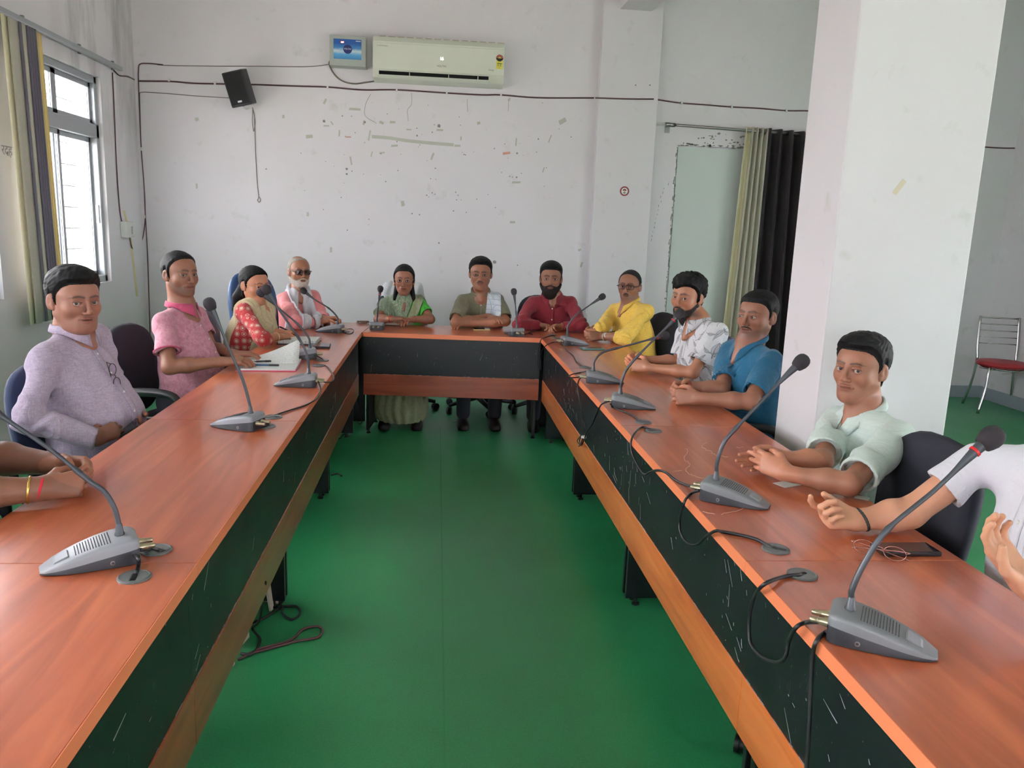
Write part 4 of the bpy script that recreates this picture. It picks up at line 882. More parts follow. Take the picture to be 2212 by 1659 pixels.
# ================================================================== people: bodies grown from distance fields
def nrm(v):
    v = np.asarray(v, float); l = np.linalg.norm(v); return v/l if l > 1e-9 else v
A_ = lambda v: np.array(v, float)
class Field:
    def __init__(s, lo, hi, h):
        s.h = h; s.o = A_(lo); n = np.ceil((A_(hi)-s.o)/h).astype(int)+1; s.n = n; s.D = np.full(tuple(n), 9., np.float32)
    def ax(s, sl):
        return [(s.o[i]+s.h*np.arange(sl[i].start, sl[i].stop, dtype=np.float32)).reshape([-1 if j == i else 1 for j in range(3)]) for i in range(3)]
    def region(s, lo, hi, m):
        a = np.floor((A_(lo)-m-s.o)/s.h).astype(int); b = np.ceil((A_(hi)+m-s.o)/s.h).astype(int)+1
        a = np.clip(a, 0, s.n); b = np.clip(b, 0, s.n); return tuple(slice(int(x), int(y)) for x, y in zip(a, b))
    def op(s, prim, k=.01, sub=False, m=.014):
        f, lo, hi = prim; sl = s.region(lo, hi, max(k, m)+s.h)
        if any(q.stop <= q.start for q in sl): return
        d = f(*s.ax(sl)).astype(np.float32); D = s.D[sl]
        if not sub:
            if k > 0: h = np.maximum(k-np.abs(D-d), 0)/k; s.D[sl] = np.minimum(D, d)-h*h*k*.25
            else: s.D[sl] = np.minimum(D, d)
        else:
            d = -d
            if k > 0: h = np.maximum(k-np.abs(D-d), 0)/k; s.D[sl] = np.maximum(D, d)+h*h*k*.25
            else: s.D[sl] = np.maximum(D, d)
    def add(s, prim, k=.01): s.op(prim, k)
    def cut(s, prim, k=.004): s.op(prim, k, True)
    def coords(s): return s.ax(tuple(slice(0, int(x)) for x in s.n))
    def near(s, w):
        """indices and positions of samples close to the surface"""
        idx = np.nonzero(np.abs(s.D) < w); return idx, [s.o[i]+s.h*idx[i] for i in range(3)]
    def mesh(s):
        D = s.D; I = D < 0; c = I[:-1, :-1, :-1].astype(np.uint8)
        offs = [(a, b, d) for a in (0, 1) for b in (0, 1) for d in (0, 1)]
        cnt = np.zeros(c.shape, np.uint8); nx, ny, nz = c.shape
        for a, b, d in offs: cnt += I[a:a+nx, b:b+ny, d:d+nz]
        act = (cnt > 0) & (cnt < 8); ijk = np.argwhere(act); n = len(ijk)
        cid = np.full(c.shape, -1, np.int32); cid[act] = np.arange(n)
        val = {o: D[ijk[:, 0]+o[0], ijk[:, 1]+o[1], ijk[:, 2]+o[2]] for o in offs}
        P = np.zeros((n, 3)); W_ = np.zeros(n)
        for o in offs:
            for ax in range(3):
                if o[ax] == 0:
                    q = list(o); q[ax] = 1; q = tuple(q); a, b = val[o], val[q]; cr = (a < 0) != (b < 0)
                    t = np.where(cr, a/np.where(cr, a-b, 1), 0)
                    for j in range(3): P[:, j] += np.where(cr, o[j]+(t if j == ax else 0), 0)
                    W_ += cr
        P = (P/W_[:, None]+ijk)*s.h+s.o; Q = []
        for ax in range(3):
            b, d = [(1, 2), (2, 0), (0, 1)][ax]
            sl0 = [slice(None)]*3; sl1 = [slice(None)]*3; sl0[ax] = slice(0, -1); sl1[ax] = slice(1, None)
            X0, X1 = I[tuple(sl0)], I[tuple(sl1)]; e = np.argwhere(X0 != X1); st = X0[tuple(e.T)]
            ok = (e[:, b] > 0) & (e[:, d] > 0) & (e[:, b] < c.shape[b]) & (e[:, d] < c.shape[d]); e = e[ok]; st = st[ok]
            def cc(db, dd): q = e.copy(); q[:, b] -= db; q[:, d] -= dd; return cid[q[:, 0], q[:, 1], q[:, 2]]
            q = np.stack([cc(1, 1), cc(0, 1), cc(0, 0), cc(1, 0)], 1); q[~st] = q[~st][:, ::-1]; Q.append(q)
        Q = np.concatenate(Q); Q = Q[(Q >= 0).all(1)]; return P, Q

def cone(a, b, ra, rb):
    a, b = A_(a), A_(b); d = b-a; L2 = max(d@d, 1e-12)
    def f(x, y, z):
        t = np.clip(((x-a[0])*d[0]+(y-a[1])*d[1]+(z-a[2])*d[2])/L2, 0, 1)
        return np.sqrt((x-a[0]-t*d[0])**2+(y-a[1]-t*d[1])**2+(z-a[2]-t*d[2])**2)-(ra+(rb-ra)*t)
    return f, np.minimum(a-ra, b-rb), np.maximum(a+ra, b+rb)
def ell(c, r, R=None):
    """R: rows are the local axes"""
    c, r = A_(c), A_(r); R = np.eye(3) if R is None else R
    def f(x, y, z):
        x, y, z = x-c[0], y-c[1], z-c[2]; l = [(x*R[i][0]+y*R[i][1]+z*R[i][2])/r[i] for i in range(3)]
        k0 = np.sqrt(l[0]**2+l[1]**2+l[2]**2); k1 = np.sqrt((l[0]/r[0])**2+(l[1]/r[1])**2+(l[2]/r[2])**2)
        return k0*(k0-1)/np.maximum(k1, 1e-6)
    ext = np.sqrt(((R.T*r)**2).sum(1)); return f, c-ext, c+ext
def cutcone(a, b, ra, rb, end=1.0, hollow=None):
    """limb sleeve with a flat hem at parameter end"""
    a, b = A_(a), A_(b); d = b-a; L = np.linalg.norm(d); u = d/L
    def f(x, y, z):
        p = (x-a[0])*u[0]+(y-a[1])*u[1]+(z-a[2])*u[2]; t = np.clip(p/L, 0, 1)
        r = np.sqrt((x-a[0]-t*d[0])**2+(y-a[1]-t*d[1])**2+(z-a[2]-t*d[2])**2)-(ra+(rb-ra)*t)
        g = np.maximum(r, p-end*L)
        if hollow is not None: g = np.maximum(g, -np.maximum(np.sqrt((x-a[0]-p*u[0])**2+(y-a[1]-p*u[1])**2+(z-a[2]-p*u[2])**2)-(ra+(rb-ra)*end-hollow), (end*L-.03)-p))
        return g
    R = max(ra, rb); return f, np.minimum(a, b)-R, np.maximum(a, b)+R
def wob(x, y, z, f, ph=0.):
    return np.sin(f*x+2.1*np.sin(.7*f*y+ph)+ph)*np.cos(f*.8*z+1.7*np.sin(.6*f*x+ph))+.5*np.sin(1.9*f*y+1.3*np.sin(1.3*f*z)+2*ph)

def to_mesh(name, P, Q, mat, root, col=None, loc=(0, 0, 0)):
    me = bpy.data.meshes.new(name); n, q = len(P), len(Q); loc = A_(loc)
    me.vertices.add(n); me.vertices.foreach_set('co', (P-loc).astype(np.float32).ravel()); me.loops.add(4*q); me.loops.foreach_set('vertex_index', Q.astype(np.int32).ravel())
    me.polygons.add(q); me.polygons.foreach_set('loop_start', np.arange(0, 4*q, 4, dtype=np.int32)); me.update(calc_edges=True); me.shade_smooth()
    if col is not None:
        at = me.color_attributes.new('Col', 'FLOAT_COLOR', 'POINT'); at.data.foreach_set('color', np.concatenate([col, np.ones((n, 1))], 1).astype(np.float32).ravel())
    me.materials.append(mat); o = bpy.data.objects.new(name, me); COL.objects.link(o); o.parent = root; return o

def skin_mat():
    n = NT('skin', srgb(140, 96, 74), .48, spec=.4); a = n.N('ShaderNodeAttribute', attribute_name='Col'); c = n.coord()
    n.p.inputs['Subsurface Weight'].default_value = .12; n.p.inputs['Subsurface Scale'].default_value = .004; n.p.inputs['Subsurface Radius'].default_value = (1, .35, .2)
    v = n.noise(c, 38, 4, .6); col = n.mix(v, n.mix(1., a.outputs['Color'], (.86, .84, .84, 1), 'MULTIPLY'), n.mix(1., a.outputs['Color'], (1.1, 1.08, 1.06, 1), 'MULTIPLY'))
    n.col(col); n.bump(n.noise(c, 420, 2), .12, .0008); return n.m
SKIN = skin_mat()
def hair_mat(name, rgb, rough=.42):
    n = NT(name, srgb(*rgb), rough, spec=.22); w = n.noise(n.coord((1, 1, .35)), 330, 3, .6, .4)
    n.col(n.mix(w, srgb(*[int(x*.6) for x in rgb]), srgb(*[min(255, int(x*1.3+3)) for x in rgb]))); n.bump(w, .8, .0015); return n.m
HAIR = hair_mat('black_hair', (11, 10, 12), .62); GREYHAIR = hair_mat('grey_hair', (132, 124, 116), .6); WHITEHAIR = hair_mat('white_beard_hair', (176, 166, 156), .7); DARKBEARD = hair_mat('dark_beard', (26, 20, 19), .6); SALT = hair_mat('salt_pepper_hair', (52, 48, 46), .5)
def eye_mat():
    n = NT('eye', srgb(220, 212, 204), .12); s = n.sep(n.coord()); r = n.math('SQRT', n.math('ADD', n.math('MULTIPLY', s[0], s[0]), n.math('MULTIPLY', s[2], s[2])))
    n.col(n.ramp(n.math('MULTIPLY', r, 100), [(.24, srgb(6, 5, 5)), (.27, srgb(46, 26, 16)), (.52, srgb(34, 20, 13)), (.60, srgb(168, 154, 144))])); return n.m
EYE = eye_mat(); EYEMESH = [None]

def hand_prims(W0, d, n, hand, curl, spread=0., sc=1., thumb=(.75, .35), ext=None):
    """W0 wrist, d towards the fingers, n palm normal. Returns [(prim, k)] and a palm test"""
    d = nrm(d); n = nrm(n-d*np.dot(n, d)); s = nrm(np.cross(d, n)) if hand == 'R' else nrm(np.cross(n, d)); out = []
    offs = (.0265, .0095, -.0080, -.0245); lens = (.070, .078, .072, .056); kn = (.086, .090, .085, .077); rad = (.0092, .0095, .0090, .0080)
    for i in range(4):
        K = W0+(d*kn[i]+s*offs[i]-n*(.002 if i in (1, 2) else 0))*sc
        out.append((cone(W0+(s*offs[i]*.62+d*.012)*sc, K, .0145*sc, .0115*sc), .014))
        c = curl[i] if isinstance(curl[0], (tuple, list)) else curl
        p = K; ang = 0; sa = math.radians(spread*(1.5-i)*1.0)
        dd0 = nrm(d*math.cos(sa)+s*math.sin(sa))
        for j, fr in enumerate((.46, .30, .24)):
            ang += math.radians(c[j]); dd = dd0*math.cos(ang)+n*math.sin(ang); q = p+dd*lens[i]*fr*sc
            r0 = rad[i]*(1-.09*j)*sc; out.append((cone(p, q, r0, r0*.92), .0035)); p = q
    t0 = W0+(s*.020+d*.018+n*.006)*sc; a, b = thumb
    t1 = t0+nrm(d*.75+s*a+n*b)*.042*sc; t2 = t1+nrm(d*1.0+s*(a*.35)+n*(b+.25))*.031*sc; t3 = t2+nrm(d*1.0-s*.05+n*(b+.45))*.024*sc
    out += [(cone(t0, t1, .0155*sc, .0118*sc), .012), (cone(t1, t2, .0112*sc, .0098*sc), .004), (cone(t2, t3, .0098*sc, .0082*sc), .004)]
    return out, (W0, d, n, s)

def frame(az, pitch=0, roll=0):
    """rows: person's right, forward, up"""
    a, p, r = math.radians(az), math.radians(pitch), math.radians(roll)
    f = A_((math.cos(a)*math.cos(p), math.sin(a)*math.cos(p), math.sin(p))); s = A_((math.sin(a), -math.cos(a), 0)); u = np.cross(s, f)
    s2 = s*math.cos(r)+u*math.sin(r); u2 = -s*math.sin(r)+u*math.cos(r); return np.array([s2, f, u2])

def build_head(root, loc, H, R, neck_base, p, gaze, body_skin, res):
    """H origin of the head (eye level), R frame; appends to the skin field list"""
    sc = p.get('s', 1.); w = p.get('w', 1.); jaw = p.get('jaw', 1.)
    def L(x, y, z): return H+(R[0]*x*w+R[1]*y+R[2]*z)*sc
    def E(x, y, z, a, b, c, Rr=None): return ell(L(x, y, z), (a*w*sc, b*sc, c*sc), R if Rr is None else Rr@R)
    def C(p0, p1, r0, r1): return cone(L(*p0), L(*p1), r0*sc, r1*sc)
    lo = np.minimum(L(0, 0, 0)-.145*sc, neck_base-.12); hi = np.maximum(L(0, 0, 0)+.145*sc, neck_base+.12); lo[2] = neck_base[2]-.11
    F = Field(lo, hi, res)
    F.add(E(0, -.014, .036, .0745, .0915, .080), .0)
    F.add(E(0, .026, .018, .0665, .062, .070), .03); F.add(E(0, .022, -.038, .0575*jaw, .062, .066), .03)
    for s in (1, -1):
        F.add(C((s*.047*jaw, -.002, -.050), (s*.020, .060, -.094), .0165, .015), .034)
        F.add(E(s*.040, .054, -.024, .024, .024, .024), .022)
        F.add(E(s*.025, .0805, .0235, .022, .0085, .0070), .012)
    F.add(E(0, .0735, -.066, .031, .021, .024), .016); F.add(E(0, .071, -.095, .0200*p.get('chin', 1.), .0175, .0160), .020)
    if p.get('fat'): F.add(E(0, .032, -.095, .050*p['fat'], .050, .030), .03)
    neckr = p.get('neck', .056)
    F.add(cone(L(0, -.026, -.045), neck_base, neckr*.92, neckr*1.05), .018)
    F.add(cone(neck_base, neck_base-A_((0, 0, .06)), neckr*1.1, .075), .02)
    fb = A_(p['_fwd']); vn_ = p['_vn']; F.add(cone(neck_base+fb*.028, neck_base+fb*.080-A_((0, 0, 1))*(vn_+.002), .028, .014), .02)
    for s in (1, -1): F.cut(E(s*.0325, .0990, .0050, .0175, .0150, .0100), .011)
    nl = p.get('nose', 1.)
    F.add(C((0, .0885, .016), (0, .1070*nl, -.026), .0062, .0090), .009); F.add(E(0, .1080*nl, -.0315, .0105, .0105, .0088), .007)
    for s in (1, -1):
        F.add(E(s*.0130, .0955, -.0350, .0072, .0100, .0066), .006); F.cut(E(s*.0068, .0985, -.0420, .0036, .0055, .0032), .002)
    F.add(E(0, .0915, -.0550, .0215, .0085, .0050), .005); F.add(E(0, .0900, -.0690, .0180, .0085, .0062), .005)
    F.cut(E(0, .1000, -.0620, .0255, .0110, .0013), .0035)
    for s in (1, -1): F.cut(E(s*.0265, .0885, -.0625, .003, .006, .0022), .004)
    eyes = []
    for s in (1, -1):
        ec = (s*.0325, .0765, .0015); eyes.append(L(*ec)); F.add(E(*ec, .0150/w, .0150, .0140), .004)
        F.cut(E(s*.0325, .0895, .0012, .0160, .0140, p.get('open', .0054)), .0018)
        F.add(C((s*.018, .0895, .0085), (s*.046, .0795, .0085), .0022, .0024), .003)
    for s in (1, -1):
        ea = math.radians(18*s); Re = np.array([[math.cos(ea), math.sin(ea), 0], [-math.sin(ea), math.cos(ea), 0], [0, 0, 1.]])
        F.add(E(s*.0785, -.010, -.004, .0085, .0185, .0310, Re), .005); F.cut(E(s*.0880, -.004, .001, .0070, .0095, .0170, Re), .004); F.add(E(s*.0755, .001, -.025, .006, .008, .009), .005)
    c = [F.o[i]+F.h*np.arange(F.n[i]) for i in range(3)]
    P, Q = F.mesh(); 
    def loc_(P): q = (P-H)@R.T/sc; q[:, 0] /= w; return q
    q = loc_(P); col = np.tile(A_(body_skin), (len(P), 1)); x, y, z = np.abs(q[:, 0]), q[:, 1], q[:, 2]
    def paint(m, c2, k): col[:] = col*(1-(m*k)[:, None])+A_(c2)*(m*k)[:, None]
    sm = lambda v, a, b: np.clip((v-a)/(b-a), 0, 1)
    lips = np.exp(-((x/.024)**4)-(((z+.0620)/.0105)**4))*(y > .078); paint(lips, A_(body_skin)*A_(p.get('lip', (.70, .50, .52))), .75)
    paint(np.exp(-((x/.026)**4)-(((z+.0620)/.0018)**2))*(y > .075), A_((.03, .012, .012)), .55)
    sock = np.exp(-(((x-.0325)/.021)**2)-(((z-.002)/.013)**2))*(y > .05); paint(sock, A_(body_skin)*A_((.54, .47, .47)), .62)  # eye-socket shade painted into the skin colour
    lash = np.exp(-(((x-.0325)/.015)**4)-(((z-.0062)/.0022)**2))*(y > .06); paint(lash, A_((.01, .008, .008)), .75)
    paint(np.exp(-(((x-.007)/.005)**2)-(((z+.0425)/.003)**2))*(y > .08), A_((.02, .008, .006)), .8)
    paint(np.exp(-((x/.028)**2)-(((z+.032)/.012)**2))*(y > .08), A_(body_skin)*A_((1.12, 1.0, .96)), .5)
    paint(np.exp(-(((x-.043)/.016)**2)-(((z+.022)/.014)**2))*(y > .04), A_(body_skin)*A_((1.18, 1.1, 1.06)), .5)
    bt = p.get('brow', .0026)
    bz = np.interp(x, [.010, .030, .042, .054], [.0240, .0285, .0268, .0205]); bw = np.interp(x, [.006, .012, .035, .056], [.2, 1, .9, .15])*bt*1.7
    paint(np.exp(-((z-bz)/np.maximum(bw, 1e-4))**2)*(x > .007)*(x < .057)*(y > .04)*np.clip((.058-x)/.006, 0, 1), A_((.012, .009, .008)) if not p.get('greybrow') else A_((.12, .11, .1)), .88)
    st = p.get('stubble')
    if st:
        bl = np.interp(y, [-.01, .02, .05, .075, .1], [.0, -.025, -.048, -.052, -.045]); m = sm(bl-z, 0, .018)*sm(z, -.112, -.088)*(1-lips)*sm(y, -.005, .03); paint(m, st[0], st[1])
    if p.get('bindi'): paint(np.exp(-((x/.0035)**4)-(((z-.034)/.0035)**4))*(y > .05), A_((.35, .02, .02)), 1)
    # ---- hair
    hp = p['hair']; kids = []
    G = Field(L(0, 0, 0)-.175*sc, L(0, 0, 0)+.178*sc, res*1.12); G.op(E(0, -.014, .036, .0745, .0915, .080), 0, m=.07); G.op(E(0, .026, .018, .0665, .062, .070), .03, m=.07); G.op(E(0, .022, -.038, .0575*jaw, .062, .066), .03, m=.07)
    G.op(cone(L(0, -.026, -.045), L(0, -.03, -.12), neckr*.92, neckr*1.0), .018, m=.05)
    base = G.D.copy(); X, Y_, Z = G.coords(); X, Y_, Z = X-H[0], Y_-H[1], Z-H[2]
    lx, ly, lz = [((X*R[i][0]+Y_*R[i][1]+Z*R[i][2])/sc).astype(np.float32) for i in range(3)]; lx = lx/w; ax_ = np.abs(lx)
    fr = hp.get('front', .080); yy = [-.12, -.085, -.045, -.028, -.012, .004, .014, .022, .042, .060, .085, .12]
    nape = hp.get('nape', -.055); sb = hp.get('burn', -.020); tp_ = hp.get('temple', 0)
    zz = [nape, nape, nape+.02, -.010, .026, .030, sb, .026+tp_, .057+tp_, fr-.004+tp_*.3, fr, fr]
    hl = np.interp(ly, yy, zz)+hp.get('peak', 0)*np.exp(-(lx/.03)**2)*(ly > .03)
    if hp.get('fringe'): hl = hl-hp['fringe']*np.exp(-((lx+hp.get('fx', 0))/.035)**2)*(ly > .05)
    th = hp.get('t', .010)+(hp.get('top', .012)-hp.get('t', .010))*np.clip((lz-.03)/.07, 0, 1)
    if hp.get('vol'): th = th+hp['vol']*np.clip((lz-.06)/.05, 0, 1)*np.clip((ly+.02)/.08, 0, 1)
    ang = np.arctan2(lx-hp.get('part', .02), lz+.02); strk = np.sin(ang*46+9*np.sin(ly*35)+3*np.sin(lz*60))*.5+np.sin(ang*23+4*np.sin(ly*60+1))*.5
    rgh = hp.get('rough', .0016); th = th+rgh*strk
    if hp.get('messy'): th = th+hp['messy']*(wob(lx, ly, lz, 90, 1.3))
    th = th*np.clip((lz-hl)/hp.get('taper', .022), .22, 1)
    Hd = np.maximum(base-th*sc, (hl-lz+.0011*np.sin(ang*77+ly*230+2*np.sin(ang*19)))*.8*sc)
    if hp.get('bald'):                                   # bare crown
        by = hp['bald']; Hd = np.maximum(Hd, (np.minimum(lz-by[0], 9)-np.clip((-ly-by[1])*1.2, 0, .2))*sc)
    G.D = Hd.astype(np.float32)
    for a, b, r0, r1 in hp.get('locks', []): G.add(C(a, b, r0, r1), .006)
    if hp.get('long'):
        for a, b, r0, r1 in hp['long']: G.add(C(a, b, r0, r1), .02)
    lo_, hi_ = G.o, G.o+G.h*(G.n-1)
    hm = {'black': HAIR, 'grey': GREYHAIR, 'salt': SALT}[hp.get('mat', 'black')]
    Ph, Qh = G.mesh(); to_mesh('hair', Ph, Qh, hm, root, loc=loc)
    for bp in p.get('beard', []):
        kind, t, mt, lim = bp; bl = np.interp(ly, [-.01, .02, .05, .075, .1], lim)
        B = Field(G.o, G.o+G.h*(G.n-1), G.h); sl = tuple(slice(0, min(a, b)) for a, b in zip(B.D.shape, base.shape))
        K = Field(G.o, G.o+G.h*(G.n-1), G.h); K.D = base.copy()
        for s in (1, -1): K.add(C((s*.050*jaw, -.004, -.048), (s*.020, .064, -.098), .0165, .015), .028)
        K.add(E(0, .0735, -.066, .031, .021, .024), .016); K.add(E(0, .074, -.098, .0205, .0165, .0150), .014)
        if kind == 'full' and bp[1] > .009: K.add(E(0, .062, -.118, .032, .030, .024), .02)
        bd = K.D-(t+.0012*np.sin(lx*700+5*np.sin(lz*200))+.001*wob(lx, ly, lz, 260, .7))*sc
        bd = np.maximum(bd, (lz-bl)*sc); bd = np.maximum(bd, (-.012-ly)*sc)
        mouth = np.sqrt((lx/.0235)**2+((lz+.0625)/.0100)**2)-1; bd = np.maximum(bd, -mouth*.010*sc)
        K.D = bd.astype(np.float32); Pb, Qb = K.mesh()
        if len(Qb): to_mesh('beard', Pb, Qb, mt, root, loc=loc)
    if p.get('moustache'):
        t, mt, wd = p['moustache']; K = Field(L(0, .09, -.05)-.05, L(0, .09, -.05)+.05, .0014)
        K.add(C((0, .0975, -.0475), (wd*.6, .0940, -.0500), t, t*.9), .002); K.add(C((wd*.6, .0940, -.0500), (wd, .0850, -.0570), t*.9, t*.4), .002)
        K.add(C((0, .0975, -.0475), (-wd*.6, .0940, -.0500), t, t*.9), .002); K.add(C((-wd*.6, .0940, -.0500), (-wd, .0850, -.0570), t*.9, t*.4), .002)
        Pb, Qb = K.mesh(); to_mesh('moustache', Pb, Qb, mt, root, loc=loc)
    # ---- eyes
    if EYEMESH[0] is None:
        m = MB(); m.ball((0, 0, 0), .0128, 24); o = m.build('eye', EYE, None, smooth=True); EYEMESH[0] = o.data; bpy.data.objects.remove(o)
    for e in eyes:
        o = bpy.data.objects.new('eye', EYEMESH[0]); COL.objects.link(o); o.parent = root; o.location = e-loc
        g = nrm(gaze-e); f = R[1]; dotp = float(np.dot(g, f))
        if dotp < math.cos(math.radians(30)): g = nrm(f*math.cos(math.radians(30))+nrm(g-f*dotp)*math.sin(math.radians(30)))
        o.rotation_euler = Vector(g).to_track_quat('Y', 'Z').to_euler(); o.scale = (sc,)*3
    # ---- glasses
    gp = p.get('glasses')
    if gp:
        gr = bpy.data.objects.new('eyeglasses', None); COL.objects.link(gr); gr.parent = root; zc = gp.get('z', .0); hw, hh = gp.get('size', (.024, .017)); ex = gp.get('ex', 3.)
        def gpt(x, y, z): return Vector(L(x, y, z)-loc)
        m = MB()
        for s in (1, -1):
            ring = [(s*(.0325+hw*math.copysign(abs(math.cos(a))**(2/ex), math.cos(a))), .1045-.012*abs(math.cos(a) > 0)*math.cos(a)*1.0, zc+hh*math.copysign(abs(math.sin(a))**(2/ex), math.sin(a))) for a in (2*math.pi*k/28 for k in range(29))]
            m.tube([gpt(*q) for q in ring], gp.get('r', .0014), 6)
        m.tube([gpt(*q) for q in ((-.010, .106, zc+.004), (0, .109, zc+.006), (.010, .106, zc+.004))], gp.get('r', .0014), 6); m.build('rim', gp['mat'], gr, smooth=True)
        for s in (1, -1):
            m = MB(); m.rings([[gpt(s*(.0325+hw*.97*math.copysign(abs(math.cos(a))**(2/ex), math.cos(a))), .1045+dy-.012*max(0, math.cos(a)), zc+hh*.96*math.copysign(abs(math.sin(a))**(2/ex), math.sin(a))) for a in (2*math.pi*k/28 for k in range(28))] for dy in (-.0007, .0007)]); m.build('lens', lens if not gp.get('tint') else gp['tint'], gr)
            m = MB(); m.tube([gpt(*q) for q in ((s*(.0325+hw), .094, zc+.004), (s*.074, .080, zc+.007), (s*.0805, .0, zc+.012), (s*.0815, -.015, zc+.004))], gp.get('r', .0014), 6); m.build('temple', gp['mat'], gr, smooth=True)
    return P, Q, col, L

def patch(bvh, o, u, v, n, nu, nv, w, h, off=.0022, wave=None):
    """grid draped on a surface: centre o, axes u, v, looking along -n"""
    rows = []
    for i in range(nv+1):
        row = []
        for j in range(nu+1):
            q = Vector(o)+Vector(u)*(w*(j/nu-.5))+Vector(v)*(h*(i/nv-.5)); hit = bvh.ray_cast(q+Vector(n)*.35, -Vector(n), .8)
            row.append((hit[0]+Vector(n)*off) if hit[0] is not None else None)
        rows.append(row)
    if any(p is None for r in rows for p in r): return None
    return rows

NOPLACE = Vector((0, 0, 0))
def person(label, az, S, head, arms, shirt, skin, lean=.10, trousers=None, res=.0024, belly=.0, width=1., seat=None, cam_gaze=(0, 0, 1.5), woman=False, feet=True):
    """S: midpoint of the shoulder joints; arms: list of dicts (hand, sh, el, wr, tip, ...)"""
    S = A_(S); a = math.radians(az); Fd = A_((math.cos(a), math.sin(a), 0)); Rt = A_((math.sin(a), -math.cos(a), 0)); U = A_((0, 0, 1))
    Pv = S-Fd*lean; Pv[2] = .555
    if seat is not None: Pv[:2] = seat
    loc = A_((Pv[0], Pv[1], 0)); root = empty('person', loc, 0, label, 'person', None)
    up = nrm(S-Pv); fwd = nrm(Fd-up*np.dot(Fd, up)); T = np.array([Rt, fwd, up]); skin = A_(srgb(*skin)[:3])
    H = A_(head['c']); R = frame(head['az'], head.get('pitch', 0), head.get('roll', 0))
    Nb = S+U*.056+fwd*.010+(H-S)*A_((.12, .12, 0))
    head['_fwd'] = fwd; head['_vn'] = shirt.get('v', .05)
    P, Q, col, L = build_head(root, loc, H, R, Nb, head, A_(head.get('gaze', cam_gaze)), skin, res)
    parts = [(P, Q, col)]
    # ---- arms and hands
    HANDS = []
    for arm in arms:
        arm['sh'], arm['el'], arm['wr'], arm['tip'] = [A_(arm[k]) for k in ('sh', 'el', 'wr', 'tip')]
    g = head.get('arm', 1.)
    lo = np.min([np.minimum(np.minimum(q['sh'], q['el']), np.minimum(q['wr'], q['tip'])) for q in arms], 0)-.09; hi = np.max([np.maximum(np.maximum(q['sh'], q['el']), np.maximum(q['wr'], q['tip'])) for q in arms], 0)+.09
    hres = .0030 if res < .0026 else .0036
    # the hands are two fields of their own resolution, cut in the forearm where they share one surface
    F = Field(lo, hi, hres)
    for q in arms:
        sh, el, wr = q['sh'], q['el'], q['wr']; fa = q.get('fa', 1.)*g; mid = el+(wr-el)*.33; s0 = sh+(el-sh)*.2
        kd = q.get('sleeve', shirt['sleeve'])
        if kd == 'short': F.add(cone(s0, el, .043*fa, .038*fa), 0.01); F.add(cone(el, mid, .0385*fa, .0400*fa), .02)
        if kd == 'long': F.add(cone(Nb-U*.09, s0-U*.01, .022, .022), .02); F.add(cone(s0-U*.01, el, .024, .026), .02); F.add(cone(el, wr, .026, .022), .02)
        if kd == 'long': mid = el+(wr-el)*min(.7, q.get('cuff', 1.)-.2)
        F.add(cone(mid, wr-(wr-el)*.06, (.0395 if kd != 'long' else .030)*fa, .0260*fa), .02); F.add(cone(wr-(wr-el)*.1, wr, .026*fa, .0245*fa), .015)
        d = q['tip']-wr; n = A_(q['palm']); hs, info = hand_prims(wr, d, n, q['hand'], q.get('curl', (38, 62, 40)), q.get('spread', 3), q.get('hs', 1.)*head.get('hs', 1.), q.get('thumb', (.75, .35)))
        G2 = Field(np.minimum(wr, q['tip'])-.13, np.maximum(wr, q['tip'])+.13, hres)
        sl = None
        for pr, k in hs: G2.add(pr, k)
        # bring the hand into the common field (hard union keeps the crease between two hands)
        i0 = np.round((G2.o-F.o)/hres).astype(int); G3 = Field(F.o+i0*hres, F.o+(i0+G2.n-1)*hres, hres)
        for pr, k in hs: G3.add(pr, k)
        a0 = np.maximum(i0, 0); a1 = np.minimum(i0+G3.n, F.n); b0 = a0-i0; b1 = b0+(a1-a0)
        sF = tuple(slice(int(x), int(y)) for x, y in zip(a0, a1)); sG = tuple(slice(int(x), int(y)) for x, y in zip(b0, b1))
        A0, B0 = F.D[sF], G3.D[sG]; near = np.linalg.norm(np.stack(np.broadcast_arrays(*[c_-wr[i] for i, c_ in enumerate(F.ax(sF))])), axis=0) < .06
        kk = np.where(near, .014, .0012).astype(np.float32); h_ = np.maximum(kk-np.abs(A0-B0), 0)/kk; F.D[sF] = np.minimum(A0, B0)-h_*h_*kk*.25
        HANDS.append(info)
    Pa, Qa = F.mesh(); ca = np.tile(skin*A_(head.get('armtone', (1, 1, 1))), (len(Pa), 1))
    for W0, d, n, s in HANDS:
        r = Pa-W0; nx = r@n; dx = r@d; sx = r@s; on = (np.linalg.norm(r, axis=1) < .2) & (dx > -.01)
        pal = np.clip((nx-.004)/.010, 0, 1)*on*np.clip(dx/.02, 0, 1); k = head.get('palmk', .45); ca = ca*(1-(pal*k)[:, None])+np.minimum(skin*A_((1.75, 1.65, 1.6)), .75)*(pal*k)[:, None]
    if head.get('mehndi'):
        W0, d, n, s = HANDS[0]; r = Pa-W0; dx, sx = r@d, r@s; on = ((r@n) > .004)*(dx > .0)*(dx < .095)
        m = np.clip(1-np.abs(np.sin(np.hypot(dx-.045, sx)*420))*3.2, 0, 1)*(np.hypot(dx-.045, sx) < .03)+np.clip(1-np.abs(np.sin(dx*150+np.sin(sx*200)))*7, 0, 1)*.6; m = np.clip(m, 0, 1)*on*.6
        ca = ca*(1-m[:, None])+A_((.12, .04, .02))*m[:, None]
    if len(Qa): parts.append((Pa, Qa, ca))
    off = 0; PP, QQ, CC = [], [], []
    for p_, q_, c_ in parts: PP.append(p_); QQ.append(q_+off); CC.append(c_); off += len(p_)
    to_mesh('body', np.concatenate(PP), np.concatenate(QQ), SKIN, root, np.concatenate(CC), loc)
